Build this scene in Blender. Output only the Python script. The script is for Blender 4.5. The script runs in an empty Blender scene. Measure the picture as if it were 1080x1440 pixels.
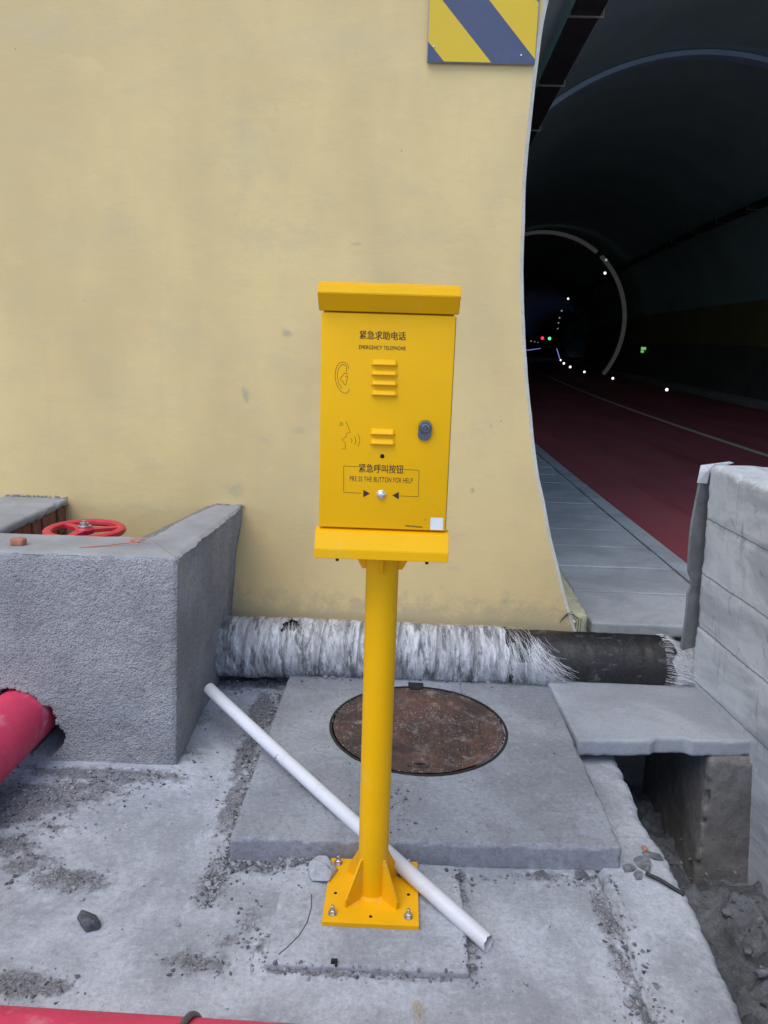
import bpy, bmesh, math, random
import numpy as np
from mathutils import Vector, Matrix
R_ = math.radians
random.seed(7)

# ------------------------------------------------------------------ camera, sky, sun, exposure
S = bpy.context.scene
C = S.collection
cam_d = bpy.data.cameras.new('camera')
cam = bpy.data.objects.new('camera', cam_d); C.objects.link(cam); S.camera = cam
F_PX, CAM_H, PITCH, YAW, ROLL = 1050.0, 1.5, R_(12.6), R_(1.2), R_(1.8)
cam_d.sensor_fit = 'VERTICAL'; cam_d.sensor_height = 36.0
cam_d.lens = 36.0 * F_PX / 1440.0
cam_d.clip_start = 0.05; cam_d.clip_end = 1000.0
_f = Vector((-math.sin(YAW)*math.cos(PITCH), math.cos(YAW)*math.cos(PITCH), -math.sin(PITCH)))
_r = Vector((math.cos(YAW), math.sin(YAW), 0)); _u = _r.cross(_f)
_r2 = _r*math.cos(ROLL) + _u*math.sin(ROLL); _u2 = _u*math.cos(ROLL) - _r*math.sin(ROLL)
_m = Matrix((_r2, _u2, -_f)).transposed().to_4x4(); _m.translation = Vector((0, 0, CAM_H))
cam.matrix_world = _m

SUN_EL, SUN_AZ = R_(60), R_(214)          # azimuth clockwise from +Y: behind the viewer, a little left
W = bpy.data.worlds.new('World'); S.world = W; W.use_nodes = True
wn = W.node_tree.nodes; wl = W.node_tree.links
sky = wn.new('ShaderNodeTexSky'); sky.sky_type = 'NISHITA'; sky.sun_disc = False
sky.sun_elevation = SUN_EL; sky.sun_rotation = SUN_AZ
sky.air_density = 1.0; sky.dust_density = 0.8; sky.ozone_density = 1.0
wl.new(sky.outputs[0], wn['Background'].inputs[0]); wn['Background'].inputs[1].default_value = 0.12
sun_d = bpy.data.lights.new('sun', 'SUN'); sun_d.energy = 0.9; sun_d.angle = R_(45); sun_d.color = (1.0, 0.94, 0.86)
sun = bpy.data.objects.new('sun', sun_d); C.objects.link(sun)
to_sun = Vector((math.sin(SUN_AZ)*math.cos(SUN_EL), math.cos(SUN_AZ)*math.cos(SUN_EL), math.sin(SUN_EL)))
sun.rotation_euler = to_sun.to_track_quat('Z', 'Y').to_euler()
S.view_settings.view_transform = 'Standard'; S.view_settings.look = 'None'
S.view_settings.exposure = 1.05; S.view_settings.gamma = 1.0; S.view_settings.use_curve_mapping = False

# ------------------------------------------------------------------ helpers
def at(x, y, Y):
    """the point of the world at depth Y seen at photo pixel x, y"""
    d = _r2*((x-540)/F_PX) + _u2*(-(y-720)/F_PX) + _f
    return Vector((0, 0, CAM_H)) + d*(Y/d.y)

def vnoise(p, seed=0):
    """value noise on an (n,3) array, 0..1"""
    p = np.asarray(p, float); i = np.floor(p).astype(np.int64); f = p - i
    f = f*f*f*(f*(f*6-15)+10)
    def h(ix, iy, iz):
        n = (ix*374761393 + iy*668265263 + iz*2147483647 + seed*1274126177) & 0xffffffff
        n = ((n ^ (n >> 13))*1274126177) & 0xffffffff
        n = ((n ^ (n >> 16))*2246822519) & 0xffffffff
        return ((n ^ (n >> 15)) & 0xffff)/65535.0
    r = 0
    for dx in (0, 1):
        for dy in (0, 1):
            for dz in (0, 1):
                w = (f[:,0] if dx else 1-f[:,0])*(f[:,1] if dy else 1-f[:,1])*(f[:,2] if dz else 1-f[:,2])
                r = r + w*h(i[:,0]+dx, i[:,1]+dy, i[:,2]+dz)
    return r

def fbm(p, scale, octv=4, seed=0):
    p = np.asarray(p, float)*scale; s = 0; a = 1; t = 0
    for k in range(octv):
        s = s + a*vnoise(p, seed+k*17); t += a; a *= .5; p = p*2.03 + 7.3
    return s/t

def P3(x, y, z=None):
    x = np.asarray(x, float); y = np.asarray(y, float)
    return np.stack([x, y, np.zeros_like(x) if z is None else np.asarray(z, float)], 1)

def link(name, me, mats=None, parent=None, smooth=True):
    o = bpy.data.objects.new(name, me); C.objects.link(o)
    for m in (mats if isinstance(mats, (list, tuple)) else [mats]):
        if m is not None: me.materials.append(m)
    if smooth:
        me.polygons.foreach_set('use_smooth', [True]*len(me.polygons))
    if parent is not None:
        o.parent = parent
    return o

def from_bm(name, bm, mats=None, parent=None, smooth=False, off=None):
    bmesh.ops.recalc_face_normals(bm, faces=bm.faces)
    me = bpy.data.meshes.new(name); bm.to_mesh(me); bm.free()
    o = link(name, me, mats, parent, smooth)
    if smooth:
        try: me.set_sharp_from_angle(angle=R_(38))
        except Exception: pass
    if parent is not None:
        o.location = (0, 0, 0)
        pw = world_loc(parent)
        o.data.transform(Matrix.Translation(-pw))
    return o

def world_loc(o):
    v = Vector(o.location)
    while o.parent is not None:
        o = o.parent; v += Vector(o.location)
    return v

def from_arr(name, V, Fc, mats=None, parent=None, smooth=True):
    me = bpy.data.meshes.new(name)
    me.from_pydata([tuple(v) for v in V], [], [tuple(f) for f in Fc]); me.update()
    o = link(name, me, mats, parent, smooth)
    if parent is not None:
        me.transform(Matrix.Translation(-world_loc(parent)))
    return o

def tag(o, label, cat, group=None):
    o['label'] = label; o['category'] = cat
    if group: o['group'] = group
    return o

def thing(name, label, cat, loc, group=None):
    o = bpy.data.objects.new(name, None); C.objects.link(o)
    o.empty_display_size = .1; o.location = loc
    return tag(o, label, cat, group)

def structure(o): o['kind'] = 'structure'; return o
def stuff(o): o['kind'] = 'stuff'; return o

def recentre(o):
    """move a one-mesh thing's origin to the middle of its base"""
    co = np.array([v.co for v in o.data.vertices]); c = (co.min(0)+co.max(0))/2; c[2] = co[:,2].min()
    o.data.transform(Matrix.Translation(-Vector(c))); o.location = Vector(o.location) + Vector(c)
    return o

# shapes into a bmesh
def bm_box(bm, lo, hi, bev=0.0, seg=2):
    r = bmesh.ops.create_cube(bm, size=1.0)
    vs = r['verts']
    for v in vs:
        v.co = Vector([lo[k] + (v.co[k]+.5)*(hi[k]-lo[k]) for k in range(3)])
    if bev > 0:
        es = list({e for v in vs for e in v.link_edges})
        bmesh.ops.bevel(bm, geom=es, offset=bev, segments=seg, profile=.5, affect='EDGES')

def bm_prism(bm, pts, axis, a, b, mi=0):
    """extrude polygon pts (2-D) along axis between a and b"""
    def P(p, t):
        return {'x': (t, p[0], p[1]), 'y': (p[0], t, p[1]), 'z': (p[0], p[1], t)}[axis]
    A = [bm.verts.new(P(p, a)) for p in pts]; B = [bm.verts.new(P(p, b)) for p in pts]
    n = len(pts); fs = [bm.faces.new(A), bm.faces.new(B[::-1])]
    for i in range(n):
        fs.append(bm.faces.new((A[i], B[i], B[(i+1) % n], A[(i+1) % n])))
    for f in fs: f.material_index = mi

def bm_tube(bm, pts, rad, seg=12, cap=True, mi=0):
    pts = [Vector(p) for p in pts]; rings = []
    rad = rad if isinstance(rad, (list, tuple)) else [rad]*len(pts)
    prev = None
    for i, p in enumerate(pts):
        t = (pts[min(i+1, len(pts)-1)] - pts[max(i-1, 0)]).normalized()
        if prev is None:
            a = Vector((0, 0, 1)) if abs(t.z) < .9 else Vector((1, 0, 0))
            u = t.cross(a).normalized()
        else:
            u = (prev - t*prev.dot(t)).normalized()
        prev = u; w = t.cross(u)
        rings.append([bm.verts.new(p + (u*math.cos(2*math.pi*k/seg) + w*math.sin(2*math.pi*k/seg))*rad[i]) for k in range(seg)])
    for i in range(len(rings)-1):
        for k in range(seg):
            f = bm.faces.new((rings[i][k], rings[i][(k+1) % seg], rings[i+1][(k+1) % seg], rings[i+1][k])); f.material_index = mi
    if cap:
        for rr in (rings[0][::-1], rings[-1]):
            f = bm.faces.new(rr); f.material_index = mi
    return rings

def bm_lathe(bm, prof, c, seg=32, axis='z', mi=0, cap=True):
    """prof: list of (radius, height)"""
    rings = []
    for r, h in prof:
        row = []
        for k in range(seg):
            a = 2*math.pi*k/seg; q = (r*math.cos(a), r*math.sin(a), h)
            if axis == 'y': q = (q[0], -h, q[1])     # grows towards the viewer (-Y)
            row.append(bm.verts.new(Vector(c) + Vector(q)))
        rings.append(row)
    for i in range(len(rings)-1):
        for k in range(seg):
            f = bm.faces.new((rings[i][k], rings[i][(k+1) % seg], rings[i+1][(k+1) % seg], rings[i+1][k])); f.material_index = mi
    if cap:
        for rr in (rings[0][::-1], rings[-1]):
            f = bm.faces.new(rr); f.material_index = mi

_HULL = []
def _hulls():
    rnd = random.Random(77)
    for k in range(16):
        b = bmesh.new(); n = 11 if k < 12 else 26
        for _ in range(n):
            v = Vector((rnd.gauss(0, 1), rnd.gauss(0, 1), rnd.gauss(0, 1))).normalized()*rnd.uniform(.78, 1.08)
            b.verts.new((max(-.9, min(.9, v.x)), max(-.85, min(.9, v.y)), max(-.8, min(.75, v.z))))
        r = bmesh.ops.convex_hull(b, input=b.verts[:])
        bmesh.ops.delete(b, geom=[e for e in set(r['geom_interior']) | set(r['geom_unused']) if isinstance(e, bmesh.types.BMVert)], context='VERTS')
        if k >= 12: bmesh.ops.bevel(b, geom=b.edges[:], offset=.05, segments=1, affect='EDGES')
        b.verts.index_update(); _HULL.append(([v.co.copy() for v in b.verts], [[v.index for v in f.verts] for f in b.faces])); b.free()
def bm_rock(bm, c, size, seed, sub=1, flat=.7, rough=.35, mi=0, rz=None):
    if not _HULL: _hulls()
    rnd = random.Random(seed)
    V, Fs = _HULL[rnd.randrange(12) if sub < 3 else 12+rnd.randrange(4)]
    s = [size*rnd.uniform(.8, 1.3), size*rnd.uniform(.65, 1.05), size*flat*rnd.uniform(.8, 1.1)]
    R = Matrix.Rotation(rnd.uniform(0, 6.28) if rz is None else rz, 3, 'Z') @ Matrix.Rotation(rnd.uniform(-.3, .3), 3, 'X')
    c = Vector(c); vs = [bm.verts.new(R @ Vector((p.x*s[0], p.y*s[1], p.z*s[2])) + c) for p in V]
    for f in Fs:
        q = bm.faces.new([vs[i] for i in f]); q.material_index = mi

def rough_box(name, lo, hi, res, rad, amp, seed, mats, parent=None, chip=.006, warp=None, keep=None, amp_scale=30, low=.004):
    """a subdivided block with worn, chipped edges and an uneven surface; warp maps the points afterwards"""
    lo = np.array(lo, float); hi = np.array(hi, float); n = np.maximum(1, np.round((hi-lo)/res).astype(int))
    V = []; idx = {}; Fc = []
    def vid(i, j, k):
        key = (i, j, k)
        if key not in idx:
            idx[key] = len(V); V.append(lo + (hi-lo)*np.array([i/n[0], j/n[1], k/n[2]]))
        return idx[key]
    for ax in range(3):
        a, b = [q for q in range(3) if q != ax]
        for side in (0, n[ax]):
            for i in range(n[a]):
                for j in range(n[b]):
                    q = []
                    for di, dj in ((0, 0), (1, 0), (1, 1), (0, 1)):
                        t = [0, 0, 0]; t[ax] = side; t[a] = i+di; t[b] = j+dj; q.append(vid(*t))
                    flip = (side == 0) ^ (ax == 1)
                    Fc.append(q[::-1] if flip else q)
    V = np.array(V)
    if keep is not None:
        cen = np.array([V[f].mean(0) for f in Fc]); k = keep(cen); Fc = [f for f, kk in zip(Fc, k) if kk]
    inner = np.clip(V, lo+rad, hi-rad); d = V-inner; L = np.linalg.norm(d, axis=1, keepdims=True); nrm = d/np.maximum(L, 1e-9)
    edge = (np.abs(d) > rad*.6).sum(1) >= 2
    V2 = inner + nrm*rad
    V2 += nrm*((fbm(V, amp_scale, 4, seed)-.5)*2*amp + (fbm(V, 3.1, 2, seed+5)-.5)*2*low)[:, None]
    c = np.clip(fbm(V, 26, 3, seed+9)-.52, 0, 1)*chip/.2
    V2 -= nrm*(c*edge)[:, None]
    if warp is not None: V2 = warp(V2)
    return from_arr(name, V2, Fc, mats, parent)

# ------------------------------------------------------------------ materials
class NT:
    def __init__(s, name):
        s.m = bpy.data.materials.new(name); s.m.use_nodes = True; s.t = s.m.node_tree; s.n = s.t.nodes
        s.b = s.n['Principled BSDF']; s._co = None
    def L(s, a, b): s.t.links.new(a, b)
    def co(s):
        if s._co is None: s._co = s.n.new('ShaderNodeTexCoord')
        return s._co.outputs['Object']
    def geo(s):
        return s.n.new('ShaderNodeNewGeometry').outputs['Position']
    def mapv(s, v, scale=(1,1,1), rot=(0,0,0), loc=(0,0,0)):
        q = s.n.new('ShaderNodeMapping'); q.inputs['Scale'].default_value = scale; q.inputs['Rotation'].default_value = rot
        q.inputs['Location'].default_value = loc; s.L(v, q.inputs['Vector']); return q.outputs[0]
    def noise(s, v, sc, det=5, rough=.6, dist=0):
        q = s.n.new('ShaderNodeTexNoise'); q.inputs['Scale'].default_value = sc; q.inputs['Detail'].default_value = det
        q.inputs['Roughness'].default_value = rough; q.inputs['Distortion'].default_value = dist; s.L(v, q.inputs['Vector']); return q.outputs['Fac']
    def vor(s, v, sc, feat='F1'):
        q = s.n.new('ShaderNodeTexVoronoi'); q.feature = feat; q.inputs['Scale'].default_value = sc; s.L(v, q.inputs['Vector']); return q.outputs['Distance']
    def ramp(s, f, a, b, to0=0.0, to1=1.0, smooth=True):
        q = s.n.new('ShaderNodeMapRange'); q.interpolation_type = 'SMOOTHSTEP' if smooth else 'LINEAR'
        q.inputs['From Min'].default_value = a; q.inputs['From Max'].default_value = b
        q.inputs['To Min'].default_value = to0; q.inputs['To Max'].default_value = to1; s.L(f, q.inputs['Value']); return q.outputs[0]
    def math(s, op, a, b=None, cl=False):
        q = s.n.new('ShaderNodeMath'); q.operation = op; q.use_clamp = cl
        for k, v in enumerate((a, b)):
            if v is None: continue
            if isinstance(v, (int, float)): q.inputs[k].default_value = v
            else: s.L(v, q.inputs[k])
        return q.outputs[0]
    def mix(s, f, a, b, mode='MIX'):
        q = s.n.new('ShaderNodeMix'); q.data_type = 'RGBA'; q.blend_type = mode
        if isinstance(f, (int, float)): q.inputs[0].default_value = f
        else: s.L(f, q.inputs[0])
        for k, v in ((6, a), (7, b)):
            if isinstance(v, (tuple, list)): q.inputs[k].default_value = (*v[:3], 1)
            else: s.L(v, q.inputs[k])
        return q.outputs[2]
    def attr(s, name):
        q = s.n.new('ShaderNodeAttribute'); q.attribute_name = name; return q.outputs['Fac']
    def bump(s, h, strength=.5, dist=.003, prev=None):
        q = s.n.new('ShaderNodeBump'); q.inputs['Strength'].default_value = strength; q.inputs['Distance'].default_value = dist
        s.L(h, q.inputs['Height'])
        if prev is not None: s.L(prev, q.inputs['Normal'])
        return q.outputs[0]
    def out(s, col=None, rough=None, normal=None, metal=None, spec=None):
        for k, v in (('Base Color', col), ('Roughness', rough), ('Normal', normal), ('Metallic', metal), ('Specular IOR Level', spec)):
            if v is None: continue
            if isinstance(v, (tuple, list)): s.b.inputs[k].default_value = (*v[:3], 1)
            elif isinstance(v, (int, float)): s.b.inputs[k].default_value = v
            else: s.L(v, s.b.inputs[k])
        return s.m

def g(v, tint=(1.0, 1.0, 1.02)): return tuple(v*t for t in tint)

def m_concrete(name, lo=.20, hi=.36, grit=.5, pits=.5, dirt=False, big=2.2, dust=.42, tint=(.935, 1, 1.11), bump_d=.003, speck=True):
    t = NT(name); v = t.geo()
    n1 = t.noise(v, big, 6, .62, .4); n2 = t.noise(v, big*6.5, 6, .7); n3 = t.noise(v, 90, 5, .75)
    col = t.mix(t.ramp(n1, .36, .64), g(lo, tint), g(hi, tint))
    n4 = t.noise(v, 48, 5, .75, .3)
    col = t.mix(t.ramp(n4, .5, .32, 0, .5*min(1, grit*1.8)), col, g(lo*.62, tint)); col = t.mix(t.ramp(n4, .54, .7, 0, .5*min(1, grit*1.8)), col, g(dust*1.04, tint))
    col = t.mix(t.ramp(n2, .55, .78, 0, .55), col, g(dust, tint))
    col = t.mix(t.ramp(n2, .42, .25, 0, .45), col, g(lo*.6, tint))
    sc = t.noise(t.mapv(v, (3, 17, 6), (0, 0, .5)), 5, 4, .7, .6)           # trowel drag and scuffs
    col = t.mix(t.ramp(sc, .58, .74, 0, .3), col, g(dust*1.05, tint))
    sc2 = t.noise(t.mapv(v, (15, 3, 6), (0, 0, .2), (4, 1, 0)), 4, 4, .7, .8)
    col = t.mix(t.ramp(sc2, .6, .75, 0, .3), col, g(lo*.7, tint))
    if speck:
        vo = t.vor(v, 130); col = t.mix(t.ramp(vo, .22, .08, 0, .45), col, g(lo*.55, tint))
    col = t.mix(t.ramp(n3, .35, .65, 0, 1), t.mix(.30*min(1, grit*2), col, g(lo*.45, tint)), col)
    if dirt:
        a = t.attr('dirt'); rag = t.noise(v, 20, 6, .78); rag2 = t.noise(v, 140, 3, .7)
        f = t.ramp(t.math('ADD', a, t.math('MULTIPLY', t.math('SUBTRACT', rag, .5), 2.1)), .40, .85)
        dc = t.mix(t.ramp(rag2, .35, .65), (.075, .075, .082), (.21, .21, .222))
        col = t.mix(t.math('MULTIPLY', f, .85), col, dc)
    h = t.math('ADD', t.math('MULTIPLY', n3, grit), t.math('MULTIPLY', t.noise(v, 420, 2, .6), .35*grit))
    h = t.math('SUBTRACT', h, t.math('MULTIPLY', t.ramp(t.vor(v, 75), .2, .05), pits))
    nb = t.bump(n2, .35, .006); nb = t.bump(h, .75, bump_d, nb)
    return t.out(col, t.ramp(n2, .3, .7, .78, .95), nb, spec=.3)

M = {}
M['floor'] = m_concrete('floor_concrete', .31, .51, .45, .25, True, 2.6, .60)
M['slab'] = m_concrete('slab_concrete', .245, .355, .6, .4, False, 2.6, .43)
M['cover'] = m_concrete('cover_concrete', .30, .39, .25, .2, False, 3.0, .42, speck=False)
M['pad'] = m_concrete('pad_concrete', .32, .47, .55, .3, False, 3.3, .56)
M['pave'] = m_concrete('paving_concrete', .40, .54, .35, .2, False, 2.6, .54, (.96, 1, 1.04), speck=False)
M['stone'] = m_concrete('stone_grey', .12, .26, .7, .4, False, 30, .34)
M['darkstone'] = m_concrete('stone_dark', .07, .16, .6, .3, False, 40, .28)
M['ditch'] = m_concrete('ditch_dirt', .12, .23, 1.0, .7, False, 6, .3, bump_d=.012)
M['old'] = m_concrete('old_concrete', .15, .24, .6, .5, False, 4, .29, (1.03, .99, .96))

def m_stucco():
    t = NT('cement_render'); v = t.geo()
    n1 = t.noise(v, 3.0, 5, .6); n2 = t.noise(v, 95, 5, .8); n3 = t.noise(v, 230, 4, .75); vo = t.vor(v, 150)
    col = t.mix(t.ramp(n1, .3, .7), (.255, .26, .275), (.375, .38, .395))
    col = t.mix(t.ramp(n2, .5, .34, 0, .75), col, (.125, .125, .135))
    col = t.mix(t.ramp(n2, .56, .70, 0, .6), col, (.50, .50, .51))
    col = t.mix(t.ramp(vo, .25, .1, 0, .5), col, (.10, .10, .11))
    g1 = t.vor(v, 165); g2 = t.vor(t.mapv(v, (1, 1, 1), (.4, .3, .2), (3, 1, 2)), 95)
    pit_ = t.math('MULTIPLY', t.ramp(t.vor(v, 34), .16, .08), t.ramp(t.noise(v, 7, 3), .5, .6))
    col = t.mix(t.math('MULTIPLY', pit_, .6), col, (.06, .06, .065))
    stn = t.noise(t.mapv(v, (2, 2, .8)), 2.5, 6, .7, .4); col = t.mix(t.ramp(stn, .55, .7, 0, .45), col, (.40, .385, .36)); col = t.mix(t.ramp(stn, .44, .3, 0, .45), col, (.15, .15, .16))
    h = t.math('SUBTRACT', t.math('MULTIPLY', n3, .6), t.math('ADD', g1, t.math('MULTIPLY', g2, .8))); h = t.math('SUBTRACT', h, t.math('MULTIPLY', pit_, .9))
    return t.out(col, .95, t.bump(h, .8, .0045), spec=.2)
M['stucco'] = m_stucco()
def m_mortar():
    t = NT('smooth_mortar'); v = t.geo(); n1 = t.noise(v, 5, 5, .6); n2 = t.noise(v, 120, 3, .7)
    col = t.mix(t.ramp(n1, .3, .7), (.25, .255, .27), (.33, .335, .35))
    sc = t.noise(t.mapv(v, (20, 4, 5), (0, 0, .3)), 4, 4, .7, .5)
    col = t.mix(t.ramp(sc, .55, .75, 0, .5), col, (.2, .2, .21))
    return t.out(col, .9, t.bump(t.math('ADD', n2, n1), .5, .003), spec=.3)
M['mortar'] = m_mortar()

def m_wall():
    t = NT('cream_wall_paint'); v = t.geo()
    n1 = t.noise(t.mapv(v, (1, 1, .55)), 1.5, 4, .55); n2 = t.noise(t.mapv(v, (1, 1, 1.6)), 4.5, 5, .6); n3 = t.noise(v, 60, 4, .7)
    col = t.mix(t.ramp(n1, .36, .64), (.63, .475, .232), (.73, .555, .262))
    col = t.mix(t.ramp(n2, .52, .74, 0, .55), col, (.60, .475, .265))
    col = t.mix(t.ramp(n2, .42, .26, 0, .4), col, (.74, .575, .28))
    st = t.noise(t.mapv(v, (9, 9, .5)), 2.2, 4, .6, .3)
    col = t.mix(t.ramp(st, .56, .72, 0, .12), col, (.50, .42, .26))
    # scuffs and smudges where the photograph has them: x, z, radius, strength, colour
    rag = t.noise(v, 16, 6, .75, .3)
    sp = t.n.new('ShaderNodeSeparateXYZ'); t.L(v, sp.inputs[0])
    for (px_, py_, rx, rz, k, cc) in SMUDGE:
        p = at(px_, py_, 3.27)
        dx = t.math('MULTIPLY', t.math('SUBTRACT', sp.outputs[0], p.x), 1/rx)
        dz = t.math('MULTIPLY', t.math('SUBTRACT', sp.outputs[2], p.z), 1/rz)
        d = t.math('SQRT', t.math('ADD', t.math('MULTIPLY', dx, dx), t.math('MULTIPLY', dz, dz)))
        f = t.ramp(t.math('ADD', d, t.math('MULTIPLY', t.math('SUBTRACT', rag, .5), 3.2)), 1.0, 0, 0, k*.8)
        col = t.mix(f, col, cc)
    # splashes low on the wall
    low = t.ramp(t.math('ADD', sp.outputs[2], t.math('MULTIPLY', t.math('SUBTRACT', rag, .5), .5)), .42, .26, 0, .55)
    col = t.mix(low, col, (.38, .33, .23))
    tiny = t.math('MULTIPLY', t.ramp(t.vor(v, 9), .035, .02), t.ramp(t.noise(v, 2.3, 2), .5, .6))
    col = t.mix(t.math('MULTIPLY', tiny, .7), col, (.2, .17, .12))
    nb = t.bump(n2, .3, .012); nb = t.bump(n3, .25, .003, nb)
    return t.out(col, .75, nb, spec=.3)
SMUDGE = [(403, 468, .045, .022, .75, (.36, .32, .25)), (345, 556, .03, .045, .75, (.32, .30, .27)), (375, 620, .06, .04, .45, (.36, .33, .25)),
          (500, 343, .035, .012, .5, (.33, .30, .22)), (531, 155, .008, .007, .9, (.16, .14, .10)), (565, 212, .006, .006, .7, (.2, .18, .12)),
          (420, 605, .05, .025, .4, (.38, .34, .25)), (330, 690, .07, .05, .5, (.36, .32, .22)), (665, 690, .012, .02, .6, (.28, .25, .2)),
          (690, 600, .01, .012, .6, (.3, .27, .2)), (640, 800, .05, .02, .35, (.4, .35, .24)), (345, 210, .16, .28, .30, (.47, .41, .28)),
          (390, 335, .26, .10, .30, (.45, .39, .27)), (600, 330, .25, .07, .25, (.48, .42, .29)), (120, 330, .3, .12, .25, (.54, .45, .27)), (60, 40, .5, .1, .3, (.55, .47, .32)), (480, 60, .4, .12, .25, (.52, .45, .32)), (700, 250, .1, .3, .25, (.54, .46, .3)), (250, 470, .2, .12, .3, (.50, .44, .29)), (720, 845, .09, .03, .6, (.42, .37, .25)), (200, 560, .3, .2, .18, (.52, .46, .3))]
M['wall'] = m_wall()
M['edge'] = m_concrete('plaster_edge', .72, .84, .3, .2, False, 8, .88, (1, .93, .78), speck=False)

def m_simple(name, col, rough=.5, metal=0, var=.15, sc=12, bump=.15, bd=.001, dirtc=None, dirtf=.3, spec=None):
    t = NT(name); v = t.geo(); n = t.noise(v, sc, 5, .6); n2 = t.noise(v, sc*9, 4, .65)
    c = t.mix(t.ramp(n, .3, .7), tuple(q*(1-var) for q in col), tuple(min(1, q*(1+var*.6)) for q in col))
    if dirtc: c = t.mix(t.ramp(t.noise(v, sc*1.7, 6, .7, .5), .56, .74, 0, dirtf), c, dirtc)
    return t.out(c, t.ramp(n2, .3, .7, max(.02, rough-.08), min(1, rough+.12)), t.bump(n2, bump, bd), metal, spec)
M['yellow'] = m_simple('yellow_enamel', (.82, .43, .002), .42, 0, .03, 7, .05, .0006, (.70, .46, .10), .28, .18)
M['yellow_base'] = m_simple('dusty_yellow_enamel', (.80, .41, .005), .5, 0, .07, 9, .08, .0006, (.62, .46, .22), .7, .2)
M['pvc'] = m_simple('white_pvc', (.64, .66, .70), .35, 0, .06, 6, .05, .0006, (.42, .43, .45), .5)
def _scuff():
    m = M['pvc']; t = NT.__new__(NT); t.m = m; t.t = m.node_tree; t.n = t.t.nodes; t.b = t.n['Principled BSDF']; t._co = None
    lk = t.b.inputs['Base Color'].links[0].from_socket; v = t.geo(); n = t.noise(v, 60, 4, .8); c = lk
    for (q, rad) in (((-.3776, 2.2515, .14), .028), ((.13, 1.76, .06), .012), ((-.62, 2.52, .19), .014)):
        d = t.n.new('ShaderNodeVectorMath'); d.operation = 'DISTANCE'; t.L(v, d.inputs[0]); d.inputs[1].default_value = q
        f = t.math('MULTIPLY', t.ramp(d.outputs['Value'], rad, rad*.3), t.ramp(n, .48, .6)); c = t.mix(t.math('MULTIPLY', f, .75), c, (.16, .16, .17))
    t.L(c, t.b.inputs['Base Color'])
_scuff()
M['red'] = m_simple('red_pipe_paint', (.66, .045, .11), .5, 0, .14, 5, .15, .001, (.66, .25, .32), .85)
M['redwheel'] = m_simple('red_wheel_paint', (.52, .025, .05), .4, 0, .1, 12, .1, .001, (.55, .25, .22), .3)
M['steel'] = m_simple('zinc_steel', (.55, .56, .58), .35, 1.0, .2, 60, .2, .0008)
M['chrome'] = m_simple('chromed_lock', (.20, .22, .27), .2, 1.0, .1, 60, .05, .0005)
M['chrome_dark'] = m_simple('dark_lock_metal', (.12, .13, .16), .25, .8, .1, 60, .05, .0005)
M['alu'] = m_simple('button_metal', (.75, .76, .78), .28, 1.0, .1, 90, .1, .0005)
M['black'] = m_simple('black_rubber', (.012, .012, .013), .5, 0, .2, 20, .2, .001)
M['ink'] = m_simple('dark_ink', (.035, .014, .008), .6, 0, .05, 20, 0, .001)
M['void'] = m_simple('dark_hole', (.004, .004, .004), .9, 0, .05, 20, 0, .001)
M['white'] = m_simple('white_sticker', (.72, .74, .76), .4, 0, .03, 20, 0, .001)
M['green'] = m_simple('green_ink', (.03, .25, .12), .5, 0, .05, 20, 0, .001)
M['copper'] = m_simple('orange_wire', (.55, .12, .05), .5, 0, .1, 20, .1, .001)
M['wire'] = m_simple('grey_wire', (.16, .16, .17), .45, .6, .1, 60, .1, .001)
M['sheet'] = m_simple('grey_sheet', (.20, .21, .22), .55, 0, .25, 8, .2, .003, (.1, .1, .1), .5)
M['film'] = m_simple('white_film', (.85, .87, .9), .25, 0, .05, 20, .3, .003)
M['sign_y'] = m_simple('reflective_yellow', (.66, .44, .012), .4, 0, .04, 3, .03, .001)
M['sign_b'] = m_simple('reflective_blue_grey', (.060, .072, .135), .4, 0, .08, 3, .03, .001, (.13, .15, .21), .3)
M['sign_e'] = m_simple('sign_edge', (.25, .27, .33), .4, .5, .08, 3, .03, .001)
M['brick'] = m_simple('red_brick', (.25, .10, .065), .85, 0, .25, 25, .5, .003, (.34, .26, .22), .5)
M['chipred'] = m_simple('brick_chip', (.42, .17, .11), .85, 0, .2, 40, .5, .003)
M['gravelly'] = m_concrete('pale_gravel_ground', .24, .36, 1.0, .7, False, .8, .42, bump_d=.01)  # kept pale so the unseen ground bounces light into the tunnel
M['curb'] = m_concrete('yellow_green_concrete', .44, .58, .4, .4, False, 6, .6, (1.05, 1.04, .72))
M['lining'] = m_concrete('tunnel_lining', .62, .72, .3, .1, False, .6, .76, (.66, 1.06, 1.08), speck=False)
M['band'] = m_concrete('tunnel_wall_paint', .26, .32, .2, .1, False, .6, .33, (1.1, 1.0, .45), speck=False)
M['dado'] = m_concrete('tunnel_dado', .14, .18, .3, .1, False, .6, .15, (.95, 1, .95), speck=False)
M['tray'] = m_simple('cable_tray_metal', (.07, .075, .075), .6, .2, .2, 3, .1, .001)
M['bracket'] = m_simple('bracket_metal', (.35, .36, .33), .5, .2, .1, 3, .1, .001)
M['ringband'] = m_simple('reflective_ring', (.50, .72, .92), .5, 0, .05, 3, .05, .001)
M['marking'] = m_simple('road_marking_paint', (.80, .70, .55), .7, 0, .2, 14, .3, .002, (.3, .12, .1), .5)
M['fibre'] = m_simple('glass_fibre', (.78, .80, .84), .4, 0, .1, 30, 0, .001)
M['fibre_grey'] = m_simple('grey_fibre', (.33, .34, .36), .5, 0, .35, 45, .5, .003, (.62, .64, .67), .7)
M['straw'] = m_simple('dry_straw', (.42, .36, .2), .8, 0, .1, 30, 0, .001)

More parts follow.
